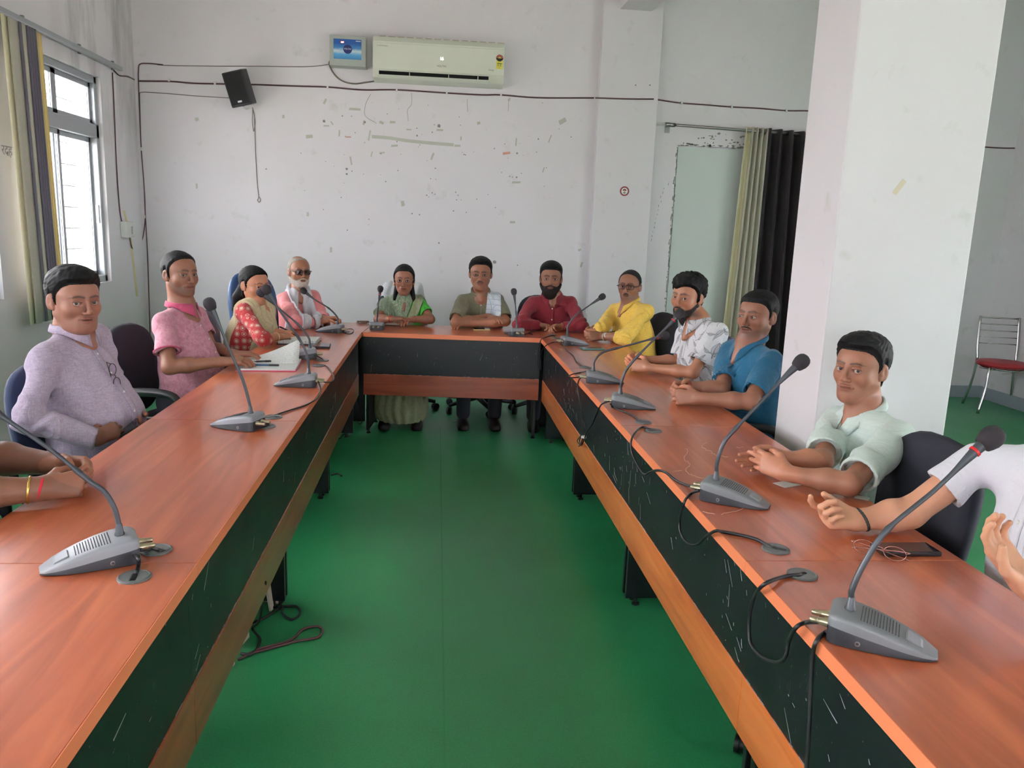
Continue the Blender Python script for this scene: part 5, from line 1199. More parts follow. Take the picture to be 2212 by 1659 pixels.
    # ---- shirt
    sr = .0052 if res < .0026 else .0062; wd = width
    pts = [S+Rt*.30, S-Rt*.30, Pv+Rt*.26, Pv-Rt*.26, Pv+Fd*.28, Pv-Fd*.2, S-Fd*.2]+[q[k] for q in arms for k in ('sh', 'el')]+([q['wr'] for q in arms] if shirt['sleeve'] != 'short' else [])
    lo = np.min(pts, 0)-.09; hi = np.max(pts, 0)+.10; lo[2] = max(lo[2], .44)
    K = Field(lo, hi, sr)
    K.add(ell(Pv+(S-Pv)*.62+fwd*.010, (.165*wd, .112*wd, .195), T), 0)
    K.add(ell(Pv+(S-Pv)*.30+fwd*(.02+belly*.5), (.150*wd+belly*.4, .118+belly, .20), T), .06); K.add(ell(Pv+fwd*.01, (.160*wd, .13, .12), T), .06)
    if woman:
        for s in (1, -1): K.add(ell(Pv+(S-Pv)*.70+fwd*.085+Rt*s*.07, (.06, .05, .06), T), .05)
    for q in arms:
        K.add(cone(Nb-U*.020, q['sh']+(Nb-q['sh'])*.16-U*.012, .036, .040), .05)
        K.add(cone(S-U*.04, q['sh']-U*.03, .064, .042), .04)
    for q in arms:
        sh, el, wr = q['sh'], q['el'], q['wr']; kind = q.get('sleeve', shirt['sleeve'])
        if kind == 'short': K.add(cutcone(sh+(el-sh)*.06, el, .052*g, q.get('hem', .060)*g, q.get('hemt', shirt.get('hemt', .72)), .009), .022)
        else:
            e = q.get('cuff', 1. if kind == 'long' else .30); K.add(cone(sh+(el-sh)*.06, el, .049*g, .047*g), .03); K.add(cutcone(el, wr, .052*g, (.036 if kind == 'long' else .040)*g, e, .006), .012)
            if kind == 'roll': K.add(cutcone(el+(wr-el)*max(0, e-.22), el+(wr-el)*(e-.0), .047*g, .047*g, 1., .008), .004)
    # folds
    idx, (x, y, z) = K.near(.02); q3 = np.stack([x, y, z], 1); rel = q3-S; tx, ty, tz = rel@Rt, rel@fwd, rel@up
    amp = shirt.get('fold', .0035)*1.45; disp = amp*.6*wob(tx*1.3, ty, tz*.6, 26, az*.1)+amp*.45*np.sin(38*tz+3*np.sin(9*tx+az)+2*ty*10)*np.clip(-(tz+.18)/.12, 0, 1)
    for q in arms:
        ax = nrm(q['el']-q['sh']); t = (q3-q['sh'])@ax; dist = np.linalg.norm(q3-q['sh']-t[:, None]*ax, axis=1); m = np.clip((.10-dist)/.03, 0, 1)*np.clip(t/.06, 0, 1)
        if q.get('sleeve', shirt['sleeve']) == 'short': hl_ = np.linalg.norm(q['el']-q['sh'])*(.06+.94*q.get('hemt', shirt.get('hemt', .72))); m = m*np.clip((hl_-t-.01)/.04, 0, 1)
        disp += m*amp*.55*np.sin(t*62+5*np.sin(17*tx+az)+4*np.sin(19*ty+1))*np.sin(t*23+az+3*np.sin(11*tz))*1.3
        de = np.linalg.norm(q3-q['el'], axis=1); disp += np.clip((.11-de)/.08, 0, 1)*amp*.7*np.sin(de*150+3*np.sin(30*z+az))*(q.get('sleeve', shirt['sleeve']) != 'short')
    K.D[idx] += disp.astype(np.float32)
    # neck opening
    K.cut(cone(Nb-U*.03, L(0, -.02, -.05), head.get('neck', .056)*1.12, head.get('neck', .056)*1.10), .004)
    vn = shirt.get('v', .05)
    if vn: K.cut(cone(Nb+fwd*.085+U*.01, Nb+fwd*.135-U*vn, .023, .006), .006)
    Ps, Qs = K.mesh(); so = to_mesh(shirt.get('name', 'shirt'), Ps, Qs, shirt['mat'], root, None, loc)
    bvh = BVHTree.FromPolygons([tuple(p_) for p_ in Ps], [tuple(int(i) for i in q_) for q_ in Qs])
    def W(m): 
        for i, v_ in enumerate(m.v): m.v[i] = Vector(v_)-Vector(loc)
        return m
    info = dict(root=root, loc=loc, S=S, T=T, U=U, F=Fd, Rt=Rt, fwd=fwd, up=up, Nb=Nb, Pv=Pv, bvh=bvh, K=K, L=L, W=W, arms=arms, head=(H, R))
    if shirt.get('collar'):
        r0 = head.get('neck', .056)*1.10; nu = 36; rows = [[], [], [], []]; cl = shirt['collar']; tip = shirt.get('tip', .052)
        ha = nrm(L(0, -.022, -.045)-Nb); 
        for k in range(nu+1):
            th = math.radians(12+336*k/nu); fr_ = (math.cos(th)+1)/2; edge = max(0, 1-min(k, nu-k)/7.)
            dr = fwd*math.cos(th)*1.0+Rt*math.sin(th)*1.08; hgt = .030*(1-fr_)+.012*fr_
            base_ = Nb+ha*.0
            rows[0].append(base_+dr*(r0-.002)-U*.012); rows[1].append(base_+dr*(r0+.001)+ha*hgt); rows[2].append(base_+dr*(r0+.006)+ha*(hgt-.001))
            out = base_+dr*(r0+.014+.012*edge)-U*(.004+(tip-.008)*edge**1.3)+ha*.012*(1-fr_)-U*.018*fr_
            if cl == 'stand': out = base_+dr*(r0+.007)+ha*(hgt-.022)
            rows[3].append(out)
        for k in range(nu+1):                              # keep the leaf outside the shirt
            q = Vector(rows[3][k]); h_ = bvh.find_nearest(q)
            if h_[0] is not None and (q-h_[0]).dot(h_[1]) < .004: rows[3][k] = A_(h_[0]+h_[1]*.005)
        m = MB(); m.grid([[Vector(p_) for p_ in r_] for r_ in rows]); W(m); m.build('collar', shirt.get('collarmat', shirt['mat']), root, smooth=True, solid=.0028)
    if shirt.get('placket'):
        o = S+up*(-.20)+fwd*0; rows = []
        for i in range(15):
            t = i/14; c0 = Nb+fwd*.02-U*(vn+.01)+(Pv+U*.08+fwd*.03-Nb+U*(vn+.01))*t; row = []
            for j in (-1, -.33, .33, 1):
                q = Vector(c0+Rt*j*.0155); h_ = bvh.ray_cast(q+Vector(fwd)*.4, -Vector(fwd), .8); row.append(h_[0]+Vector(fwd)*.0016 if h_[0] else None)
            if all(x is not None for x in row): rows.append(row)
        if len(rows) > 3:
            m = MB(); m.grid(rows); W(m); m.build('placket', shirt['mat'], root, smooth=True, solid=.0018)
            for i in range(1, len(rows)-1, 3):
                c0 = (rows[i][1]+rows[i][2])/2; qd = Vector((0, 0, 1)).rotation_difference(Vector(fwd)).to_matrix().to_4x4(); m = MB(); m.lathe([(.0055, 0), (.0055, .0022), (.003, .003), (.0005, .0024)], 12, Matrix.Translation(c0)@qd); W(m); m.build('button', shirt.get('buttonmat', M['plastic_white']), root, smooth=True)
    if shirt.get('pocket'):
        o = S-up*.17+fwd*.1-Rt*.085*shirt['pocket']; rows = patch(bvh, o, Rt, up, fwd, 8, 8, .105, .12, .0024)
        if rows: m = MB(); m.grid(rows); W(m); m.build('pocket', shirt['mat'], root, smooth=True, solid=.002)
    # ---- trousers and shoes
    if feet:
        tm = trousers or TROUSER; tr = Field(np.minimum(Pv-.26, Pv+Fd*.5-.3), np.maximum(Pv+.26, Pv+Fd*.5+.3), .011); tr.o[2] = .06; tr = Field(A_((tr.o[0], tr.o[1], .05)), tr.o+tr.h*(tr.n-1)*A_((1, 1, 0))+A_((0, 0, .74-tr.o[2]+.06)), .011)
        tr.add(ell(Pv-U*.01, (.175, .15, .12), T), 0)
        for s in (1, -1):
            hip, kne, ank = Pv+Rt*s*.09-U*.02, Pv+Fd*.40+Rt*s*.12-U*.035, Pv+Fd*.36+Rt*s*.12; ank[2] = .10
            tr.add(cone(hip, kne, .085, .065), .03); tr.add(cone(kne, ank, .064, .052), .02)
        if woman:
            kc = Pv+Fd*.38; tr.add(cone(A_((kc[0], kc[1], .50)), A_((kc[0], kc[1], .17)), .14, .19), .06)
            ix, (xx, yy_, zz_) = tr.near(.03); tr.D[ix] += (.010*np.sin(np.arctan2(yy_-kc[1], xx-kc[0])*17+3*np.sin(zz_*9))).astype(np.float32)
        Pt, Qt = tr.mesh(); to_mesh('trousers' if not woman else 'skirt', Pt, Qt, tm, root, None, loc)
        for s in (1, -1):
            an = Pv+Fd*.36+Rt*s*.12; m = MB(); X = Matrix.Translation((an[0], an[1], 0))@Matrix.Rotation(a, 4, 'Z')
            m.rings([[(x, y*wy, z*hz) for y, z in ((-.04, .004), (.04, .004), (.045, .03), (.03, .075), (-.03, .075), (-.045, .03))] for x, wy, hz in ((-.09, .6, .75), (-.07, .85, .95), (0, .95, 1.1), (.08, 1.05, .75), (.14, .95, .6), (.165, .5, .45))], xf=X); W(m); m.build('shoe', SHOE, root, smooth=True)
    ua = [np.linalg.norm(q['el']-q['sh']) for q in arms]; fo = [np.linalg.norm(q['wr']-q['el']) for q in arms]
    print('PERSON %-60s upper %s fore %s shz %.2f headz %.2f pelvis %s' % (label[:60], np.round(ua, 2), np.round(fo, 2), S[2], H[2], np.round(Pv, 2)))
    return info
TROUSER = plain('dark_trousers', (44, 46, 56), .85); SHOE = plain('dark_shoe', (28, 24, 22), .5)
def cloth(name, rgb, kind='plain', rgb2=None, rough=.85, **kw):
    n = NT(name, srgb(*rgb), rough, sheen=.15); c = n.coord(); rgb2 = rgb2 or tuple(int(x*.88) for x in rgb)
    if kind == 'slub':
        a = n.noise(n.coord((260, 260, 28)), 1, 3, .6); b = n.noise(n.coord((40, 40, 320)), 1, 3, .6); n.col(n.mix(n.ramp(n.math('MULTIPLY', n.math('ADD', a, b), .5), [(.4, (0, 0, 0)), (.62, (1, 1, 1))]), srgb(*rgb2), srgb(*rgb))); n.bump(b, .15, .001)
    elif kind == 'heather':
        a = n.noise(c, 45, 6, .75); n.col(n.mix(n.ramp(a, [(.36, (0, 0, 0)), (.64, (1, 1, 1))]), srgb(*rgb2), srgb(*rgb))); n.bump(n.noise(c, 700, 2), .2, .001)
    elif kind == 'check':
        s = n.sep(c); f = None
        for k, sc in ((0, kw.get('fx', 22)), (2, kw.get('fz', 22))):
            u_ = n.math('ADD', s[k], s[1]) if k == 0 else s[2]
            l = n.ramp(n.math('FRACT', n.math('MULTIPLY', u_, sc)), [(0, (1, 1, 1)), (kw.get('w', .10), (0, 0, 0))]); f = l if f is None else n.math('MAXIMUM', f, l)
        n.col(n.mix(n.math('MULTIPLY', f, kw.get('k', .8)), srgb(*rgb), srgb(*rgb2))); n.bump(n.noise(c, 500, 2), .2, .001)
    elif kind == 'leaf':
        f = None; s = n.sep(c); hx = n.math('MULTIPLY', n.math('SUBTRACT', s[0], s[1]), .78)
        for lay, (sc, L_, w_) in enumerate(((11.5, .037, .0125), (15.5, .024, .0075))):
            cb = n.N('ShaderNodeCombineXYZ'); n.L(n.math('ADD', hx, .37*lay), cb.inputs[0]); n.L(n.math('ADD', s[2], .13*lay), cb.inputs[1])
            v = n.N('ShaderNodeTexVoronoi', feature='F1', voronoi_dimensions='2D'); v.inputs['Scale'].default_value = sc; v.inputs['Randomness'].default_value = .8; n.L(cb.outputs[0], v.inputs['Vector'])
            d = n.N('ShaderNodeVectorMath', operation='SUBTRACT'); n.L(cb.outputs[0], d.inputs[0]); n.L(v.outputs['Position'], d.inputs[1])
            cs = n.N('ShaderNodeSeparateColor'); n.L(v.outputs['Color'], cs.inputs[0]); ro = n.N('ShaderNodeVectorRotate', rotation_type='Z_AXIS'); n.L(d.outputs[0], ro.inputs['Vector']); n.L(n.math('MULTIPLY', cs.outputs[0], 6.283), ro.inputs['Angle'])
            q = n.sep(ro.outputs[0]); u_ = q[0]; vv = n.math('ABSOLUTE', n.math('ADD', q[1], n.math('MULTIPLY', n.math('POWER', n.math('ABSOLUTE', u_), 2.), 5.)))
            prof = n.math('MULTIPLY', n.math('SUBTRACT', 1., n.math('POWER', n.math('DIVIDE', n.math('ABSOLUTE', u_), L_), 1.6)), w_); e = n.math('SUBTRACT', prof, vv)
            body = n.ramp(n.math('MULTIPLY_ADD', e, 100., .5), [(.47, (0, 0, 0)), (.50, (1, 1, 1)), (.60, (1, 1, 1)), (.72, (.42,)*3)])
            stem = n.math('MULTIPLY', n.math('LESS_THAN', vv, .0011), n.math('LESS_THAN', n.math('ABSOLUTE', u_), L_*1.5)); g_ = n.math('MAXIMUM', body, stem)
            f = g_ if f is None else n.math('MAXIMUM', f, g_)
        n.col(n.mix(n.math('MULTIPLY', f, .85), srgb(*rgb), srgb(*rgb2)))
    elif kind == 'medallion':
        v = n.N('ShaderNodeTexVoronoi', feature='F1'); v.inputs['Scale'].default_value = kw.get('sc', 17); v.inputs['Randomness'].default_value = .25; n.L(c, v.inputs['Vector'])
        f = n.ramp(v.outputs['Distance'], [(.18, (.75,)*3), (.24, (1, 1, 1)), (.27, (0, 0, 0)), (.34, (0, 0, 0)), (.37, (.9,)*3), (.42, (0, 0, 0))]); f.node.color_ramp.interpolation = 'LINEAR'; n.col(n.mix(f, srgb(*rgb), srgb(*rgb2)))
    elif kind == 'zigzag':
        s = n.sep(c); w = n.noise(n.coord((60, 60, 16), (0, .5, .3)), 1, 3, .6, 1.8); n.col(n.ramp(w, [(.42, srgb(*rgb)), (.48, srgb(*rgb2)), (.55, srgb(*rgb)), (.62, srgb(*rgb2))])); n.bump(w, .15, .001)
    else:
        n.col(n.mix(n.noise(c, 9, 4), srgb(*[min(255, int(x*1.05)) for x in rgb]), srgb(*rgb2))); n.bump(n.noise(c, 600, 2), .2, .001)
    fine = n.noise(n.coord(), 600, 2); wr = n.noise(n.coord(), kw.get('wr', 11), 3, .55, 1.6); h = n.math('MULTIPLY_ADD', fine, .035, wr); n.bump(h, kw.get('ws', .55), .016)
    return n.m
def drape_shell(I, name, mat, fn, t=.009, fold=.003, ph=0.):
    """cloth lying over the shirt where fn(tx,ty,tz)<0 (metres from the shoulder midpoint)"""
    K = I['K']; x, y, z = [q-I['S'][i] for i, q in enumerate(K.coords())]; T = I['T']
    tx, ty, tz = [(x*T[i][0]+y*T[i][1]+z*T[i][2]).astype(np.float32) for i in range(3)]
    m = fn(tx, ty, tz); thick = t+fold*np.sin(tx*150+3*np.sin(tz*9+ph)+60*tz*0)
    G = Field(K.o, K.o+K.h*(K.n-1), K.h); G.D = np.maximum(np.maximum(K.D-thick, m), -(K.D+.012)).astype(np.float32)
    P, Q = G.mesh(); return to_mesh(name, P, Q, mat, I['root'], None, I['loc'])
def band(I, name, mat, c, ax, r, tube, n=20, sq=1.0, beads=0):
    ax = Vector(ax).normalized(); u = ax.orthogonal().normalized(); w = ax.cross(u); m = MB()
    m.tube([Vector(c)-Vector(I['loc'])+(u*math.cos(t)*sq+w*math.sin(t))*r for t in (2*math.pi*k/n for k in range(n+1))], [tube*(1+(.25 if beads and k % 2 else 0)) for k in range(n+1)], 8); return m.build(name, mat, I['root'], smooth=True)
def arm(hand, sh, el, wr, tip, **k):
    d = dict(hand=hand, sh=sh, el=el, wr=wr, tip=tip); d.update(k); return d
Z = A_((0, 0, 1))
def mid(a, b): return (A_(a)+A_(b))/2
def inward(me, other, down=.5): v = A_(other)-A_(me); v[2] = 0; return nrm(v)*.85-Z*down
# ================================================================== the cast
GOLD = plain('gold_metal', (214, 170, 90), .25, .9)
THREAD = plain('red_thread', (190, 30, 50), .8)
DARKFRAME = plain('dark_spectacle_frame', (30, 26, 26), .3); GOLDFRAME = plain('thin_gold_frame', (170, 140, 100), .3, .7)



PAPER = M['plastic_white']
def lerpp(a, b, t): return A_(a)+(A_(b)-A_(a))*t
# -- man in pale green checked shirt (right row, nearest full figure)
shn, shf = ony(1945, 935, 2.38), ony(1805, 905, 2.74)
en, ef = onz(1835, 1046, .795), onz(1775, 996, .795)
wn, wf = onz(1697, 1022, .795), onz(1690, 990, .80)
tn, tf = onz(1598, 972, .82), onz(1600, 1000, .78)
I = person('man in pale green checked shirt resting joined hands on the right desk', 186, mid(shn, shf), dict(c=ony(1860, 796, 2.58), az=-149, s=.95, w=1.04, jaw=1.08, fat=.8, neck=.056, chin=1.1, hs=.95,
    hair=dict(front=.074, top=.020, t=.011, vol=.008, part=.03, nape=-.085, burn=-.010, rough=.0012, messy=.0014), brow=.0022, stubble=((.05, .035, .03), .10)),
    [arm('L', shn, en, wn, tn, palm=inward(wn, wf, .25), curl=[(2, 4, 3), (4, 6, 4), (8, 10, 6), (14, 14, 8)], spread=1, thumb=(.5, .0), fa=.86), arm('R', shf, ef, wf, tf, palm=inward(wf, wn, -.2), curl=[(14, 14, 8), (10, 16, 10), (16, 20, 10), (24, 24, 10)], spread=2, thumb=(.5, .3), fa=.86)],
    dict(sleeve='short', mat=cloth('pale_green_check', (212, 226, 221), 'check', (188, 208, 206), fx=60, fz=60, w=.25, k=.35), collar='point', placket=1, pocket=1, hemt=.84, v=.075, fold=.004), (150, 102, 80), lean=.12, belly=.04, width=1.08, res=.0022)

# -- man in teal shirt
shn, shf = ony(1668, 775, 3.42), ony(1578, 752, 3.76)
en, ef = onz(1622, 868, .80), onz(1560, 842, .80)
wn, wf = onz(1508, 860, .795), onz(1490, 835, .80)
tn, tf = onz(1432, 856, .785), onz(1435, 838, .80)
I = person('man in teal short-sleeved shirt clasping his hands, partly behind the white pillar', 188, mid(shn, shf), dict(c=ony(1636, 683, 3.60), az=-146, s=.96, w=1.06, jaw=1.08, fat=.9, neck=.058, gaze=(-3, 2, 1.2),
    hair=dict(front=.072, top=.015, t=.008, part=.02, nape=-.06, burn=-.02, rough=.0008, messy=.0006), brow=.0026, moustache=(.0030, DARKBEARD, .028), stubble=((.05, .035, .03), .45)),
    [arm('L', shn, en, wn, tn, palm=inward(wn, wf, .3), curl=(45, 62, 40), fa=.92), arm('R', shf, ef, wf, tf, palm=inward(wf, wn, .3), curl=(40, 60, 35), fa=.92)],
    dict(sleeve='short', mat=cloth('teal_cotton', (16, 92, 124), 'plain', (12, 78, 108)), collar='point', placket=1, pocket=1, hemt=.80, v=.07, fold=.0045, buttonmat=plain('blue_button', (90, 150, 180), .3)), (142, 96, 76), lean=.12, belly=.03, width=1.06, res=.0026)

# -- bearded man in floral shirt
shn, shf = ony(1553, 712, 4.02), ony(1480, 716, 4.34)
en, ef = onz(1497, 805, .80), onz(1470, 780, .80)
wn, wf = onz(1400, 794, .795), onz(1385, 777, .80)
tn, tf = onz(1336, 783, .80), onz(1335, 772, .82)
I = person('bearded man in white floral shirt sitting behind a tall microphone', 190, mid(shn, shf), dict(c=ony(1486, 641, 4.20), az=-140, pitch=-4, roll=4, s=.98, w=.97, jaw=1.0, neck=.053,
    hair=dict(front=.070, top=.023, t=.014, vol=.006, part=.035, nape=-.095, burn=-.03, temple=-.004, rough=.0022, messy=.0035, fringe=.022, fx=-.03, taper=.012), brow=.0034, moustache=(.0042, DARKBEARD, .026), stubble=((.02, .014, .012), .9), beard=[('full', .0032, DARKBEARD, [-.02, -.035, -.058, -.066, -.048])]),
    [arm('L', shn, en, wn, tn, palm=inward(wn, wf, .2), curl=[(40, 55, 30), (42, 60, 35), (45, 60, 40), (50, 60, 40)], fa=.78), arm('R', shf, ef, wf, tf, palm=inward(wf, wn, .3), curl=(35, 50, 30), fa=.78)],
    dict(sleeve='short', mat=cloth('floral_print', (226, 226, 232), 'leaf', (66, 66, 74), sc=21, L=.036, w=.013), collar='point', placket=1, hemt=.74, v=.085, fold=.004), (164, 112, 86), lean=.06, width=.96, res=.0026)
band(I, 'wrist_thread', plain('orange_thread', (220, 90, 40), .7), lerpp(wf, ef, .06), A_(ef)-A_(wf), .024, .0022)

# -- man in yellow shirt
shn, shf = ony(1398, 668, 5.40), ony(1330, 668, 5.68)
en, ef = onz(1350, 731, .80), ony(1298, 712, 5.45)
wn, wf = onz(1302, 726, .79), onz(1290, 715, .80)
tn, tf = onz(1254, 727, .785), onz(1256, 716, .80)
I = person('man in yellow shirt and dark spectacles with a wristwatch', 196, mid(shn, shf), dict(c=ony(1360, 619, 5.56), az=-119, s=.97, w=.98, neck=.054,
    hair=dict(front=.094, top=.006, t=.007, part=.02, nape=-.055, burn=-.01, temple=.016, rough=.0005), brow=.0030, moustache=(.0036, DARKBEARD, .024), stubble=((.05, .035, .03), .3), glasses=dict(mat=DARKFRAME, size=(.026, .0165), r=.0022, ex=3.6)),
    [arm('L', shn, en, wn, tn, palm=inward(wn, wf, .3), curl=(45, 65, 40), fa=.9), arm('R', shf, ef, wf, tf, palm=inward(wf, wn, .3), curl=(40, 60, 35), fa=.9)],
    dict(sleeve='roll', mat=cloth('yellow_linen', (226, 190, 84), 'slub', (206, 166, 66)), collar='point', placket=1, pocket=1, v=.085, fold=.005), (136, 92, 72), lean=.10, belly=.05, width=1.06, res=.0028)
band(I, 'wristwatch', plain('watch_strap', (190, 180, 160), .3, .7), lerpp(wn, en, .12), A_(en)-A_(wn), .028, .005)
m = MB(); q = Vector((1, 0, 0)).rotation_difference(Vector((0, -1, .3)).normalized()); c = Vector(lerpp(wn, en, .12))+Vector((0, -.026, .012))
m.lathe([(.017, -.003), (.019, 0), (.018, .004), (.001, .005)], 20, Matrix.Translation(c)@Vector((0, 0, 1)).rotation_difference(Vector((-.1, -.9, .5)).normalized()).to_matrix().to_4x4()); I['W'](m); m.build('watch_face', plain('watch_dial', (226, 222, 210), .2), I['root'], smooth=True)

# -- man in maroon shirt
sl, sr_ = ony(1153, 650, 6.10), ony(1232, 652, 6.10)
el_, er_ = onz(1122, 700, .80), onz(1256, 704, .80)
wl, wr_ = onz(1163, 702, .79), onz(1216, 705, .79)
tl, tr_ = onz(1190, 705, .79), onz(1180, 706, .79)
I = person('man with full black beard in maroon shirt clasping his hands', -94, mid(sl, sr_), dict(c=ony(1190, 602, 6.06), az=-99, s=1.0, w=1.02, neck=.056,
    hair=dict(front=.072, top=.022, t=.007, vol=.006, part=.03, nape=-.05, burn=-.03, rough=.0010), brow=.0034, moustache=(.0045, DARKBEARD, .026), stubble=((.015, .011, .01), .95), beard=[('full', .0125, DARKBEARD, [-.030, -.040, -.052, -.060, -.046])]),
    [arm('R', sl, el_, wl, tl, palm=(.3, -.5, -.6), curl=(45, 62, 40), fa=.92), arm('L', sr_, er_, wr_, tr_, palm=(-.3, -.5, -.6), curl=(42, 60, 35), fa=.92)],
    dict(sleeve='long', mat=cloth('maroon_cotton', (134, 28, 44), 'plain', (112, 22, 38)), collar='point', placket=1, pocket=1, v=.035, fold=.0045), (142, 98, 78), lean=.16, width=1.05, res=.0028)

# -- man in olive kurta with a checked towel
sl, sr_ = ony(1001, 646, 6.16), ony(1075, 646, 6.16)
el_, er_ = onz(984, 697, .80), onz(1092, 694, .81)
wl, wr_ = onz(1056, 684, .835), onz(1012, 699, .79)
tl, tr_ = onz(1092, 692, .83), onz(985, 700, .79)
I = person('man with moustache in olive kurta, arms folded, checked towel on one shoulder', -90, mid(sl, sr_), dict(c=ony(1038, 592, 6.12), az=-94, pitch=-3, s=1.0, w=1.04, jaw=1.05, fat=.7, neck=.057,
    hair=dict(front=.080, top=.020, t=.010, vol=.006, part=.03, nape=-.05, burn=-.02, rough=.0012, messy=.001), brow=.0032, moustache=(.0042, SALT, .027), glasses=dict(mat=GOLDFRAME, size=(.024, .0145), r=.0011, ex=2.6)),
    [arm('R', sl, el_, wl, tl, palm=(0, .1, -1), curl=[(14, 22, 14)]*4, spread=4, fa=.92), arm('L', sr_, er_, wr_, tr_, palm=(0, .1, -1), curl=[(30, 40, 20)]*4, spread=3, fa=.92)],
    dict(sleeve='short', mat=cloth('olive_cotton', (112, 108, 84), 'slub', (96, 92, 70)), collar='stand', placket=1, pocket=-1, hemt=.86, v=.03, fold=.0045), (140, 94, 72), lean=.14, belly=.03, width=1.06, res=.0028)
drape_shell(I, 'checked_towel', cloth('checked_towel', (214, 222, 230), 'check', (70, 110, 170), fx=26, fz=26, w=.10, k=.9), lambda x, y, z: np.maximum(np.abs(x+.085+.10*(z+.1))-.052, -.30-z-0*x), t=.011, fold=.002)
band(I, 'wrist_thread', THREAD, lerpp(wl, el_, .1), A_(el_)-A_(wl), .026, .0026)

# -- woman in green sari
sl, sr_ = ony(837, 655, 6.18), ony(907, 653, 6.18)
el_, er_ = onz(817, 690, .80), onz(930, 690, .80)
wl, wr_ = onz(846, 689, .815), onz(892, 690, .80)
tl, tr_ = onz(880, 686, .82), onz(845, 690, .82)
SAREE = cloth('sari_print', (74, 104, 84), 'zigzag', (146, 152, 124)); SAREE2 = cloth('sari_border', (140, 144, 112), 'slub', (118, 124, 94))
I = person('woman in green patterned sari with spectacles, before a towel-covered chair', -90, mid(sl, sr_), dict(c=ony(873, 605, 6.12), az=-91, pitch=-2, s=.96, w=.96, jaw=.96, neck=.048, arm=.86, hs=.9, bindi=1,
    hair=dict(front=.078, top=.010, t=.011, part=0, nape=-.10, burn=-.03, rough=.0008, taper=.012, temple=-.004, long=[((.058, -.03, -.04), (.075, .01, -.15), .020, .016), ((-.058, -.03, -.04), (-.078, .0, -.15), .020, .018), ((0, -.07, -.03), (0, -.06, -.16), .05, .04)]), brow=.0020, lip=(.8, .45, .45), glasses=dict(mat=GOLDFRAME, size=(.0245, .018), r=.0013, ex=2.3)),
    [arm('R', sl, el_, wl, tl, palm=(0, .1, -1), curl=[(22, 32, 20)]*4, fa=.95), arm('L', sr_, er_, wr_, tr_, palm=(0, .1, -1), curl=[(28, 36, 22)]*4, fa=.95)],
    dict(name='blouse', sleeve='short', mat=cloth('green_blouse', (62, 168, 44), 'plain', (50, 150, 36)), hemt=.62, v=.085, fold=.002), (132, 88, 70), lean=.10, width=.92, res=.0028, woman=True, trousers=SAREE2)
drape_shell(I, 'sari', SAREE, lambda x, y, z: np.maximum(np.minimum(-(x+.02+.35*(z+.10)), np.minimum(z+.125, 9)), -(x+.115)-0*z), t=.012, fold=.003)
drape_shell(I, 'sari_border', SAREE2, lambda x, y, z: np.maximum(np.abs(x+.055+.42*(z+.10))-.034, np.abs(z+.10)-.20), t=.016, fold=.003)
for k, t_ in enumerate((.04, .09)): band(I, 'bangle', GOLD if k else THREAD, lerpp(wl, el_, t_), A_(el_)-A_(wl), .025, .0026); band(I, 'bangle', THREAD if k else GOLD, lerpp(wr_, er_, t_), A_(er_)-A_(wr_), .025, .0026)
for s_ in (1, -1):
    m = MB(); c = Vector(I['L'](s_*.080, .0, -.034)); m.ball(c, (.005, .005, .012), 10); I['W'](m); m.build('earring', GOLD, I['root'], smooth=True)

# -- old man with white scarf
sl, sr_ = ony(611, 645, 6.06), ony(676, 638, 6.16)
el_, er_ = onz(640, 696, .80), ony(695, 684, 6.02)
wl, wr_ = onz(684, 695, .795), onz(700, 690, .80)
tl, tr_ = onz(722, 690, .80), onz(728, 688, .81)
I = person('old man with white beard, dark spectacles and white scarf over pink shirt', -66, mid(sl, sr_), dict(c=ony(646, 587, 6.10), az=-62, s=.96, w=.98, neck=.050,
    hair=dict(front=.098, top=.004, t=.006, part=.02, nape=-.05, burn=-.02, temple=.016, rough=.0006, mat='grey', bald=(.104, .02)), brow=.0026, greybrow=1, moustache=(.0048, WHITEHAIR, .026), stubble=((.32, .29, .26), .7), beard=[('full', .0085, WHITEHAIR, [-.03, -.045, -.060, -.064, -.048])], glasses=dict(mat=DARKFRAME, size=(.0265, .018), r=.0022, ex=3.2, tint=NT('tinted_lens', srgb(170, 160, 150), .05, trans=.95).m)),
    [arm('R', sl, el_, wl, tl, palm=(.2, .4, -.7), curl=(35, 50, 30), fa=.85), arm('L', sr_, er_, wr_, tr_, palm=(-.3, -.3, -.8), curl=(35, 50, 30), fa=.85)],
    dict(name='shirt', sleeve='long', mat=cloth('salmon_pink_cotton', (206, 126, 128), 'plain', (186, 104, 104)), collar='stand', placket=1, v=.06, fold=.0045), (146, 98, 74), lean=.10, width=.98, res=.0028)
I['arms'][0]['cuff'] = .6
SC_W = cloth('white_scarf', (212, 210, 216), 'slub', (196, 194, 204))
drape_shell(I, 'scarf', SC_W, lambda x, y, z: np.minimum(np.maximum(np.abs(x-.068+.12*(z+.1))-.036, -.36-z), np.maximum(np.abs(x+.058-.10*(z+.1))-.042, -.27-z)), t=.014, fold=.003)
K = Field(I['Nb']-.15, I['Nb']+.15, .005); Nb, fw, Rr = I['Nb'], I['fwd'], I['Rt']
ring = [Nb+Rr*(.072*math.sin(t))+fw*(.062*math.cos(t)*(1 if math.cos(t) < 0 else .3))+Z*(.012-.02*math.cos(t)) for t in np.linspace(.9, 2*math.pi-.9, 12)]
for a_, b_ in zip(ring[:-1], ring[1:]): K.add(cone(a_, b_, .013, .013), .012)
P_, Q_ = K.mesh(); to_mesh('scarf', P_, Q_, SC_W, I['root'], None, I['loc'])
for t_ in (.05, .10, .15): band(I, 'wrist_thread', THREAD, lerpp(wl, el_, t_), A_(el_)-A_(wl), .026, .004)

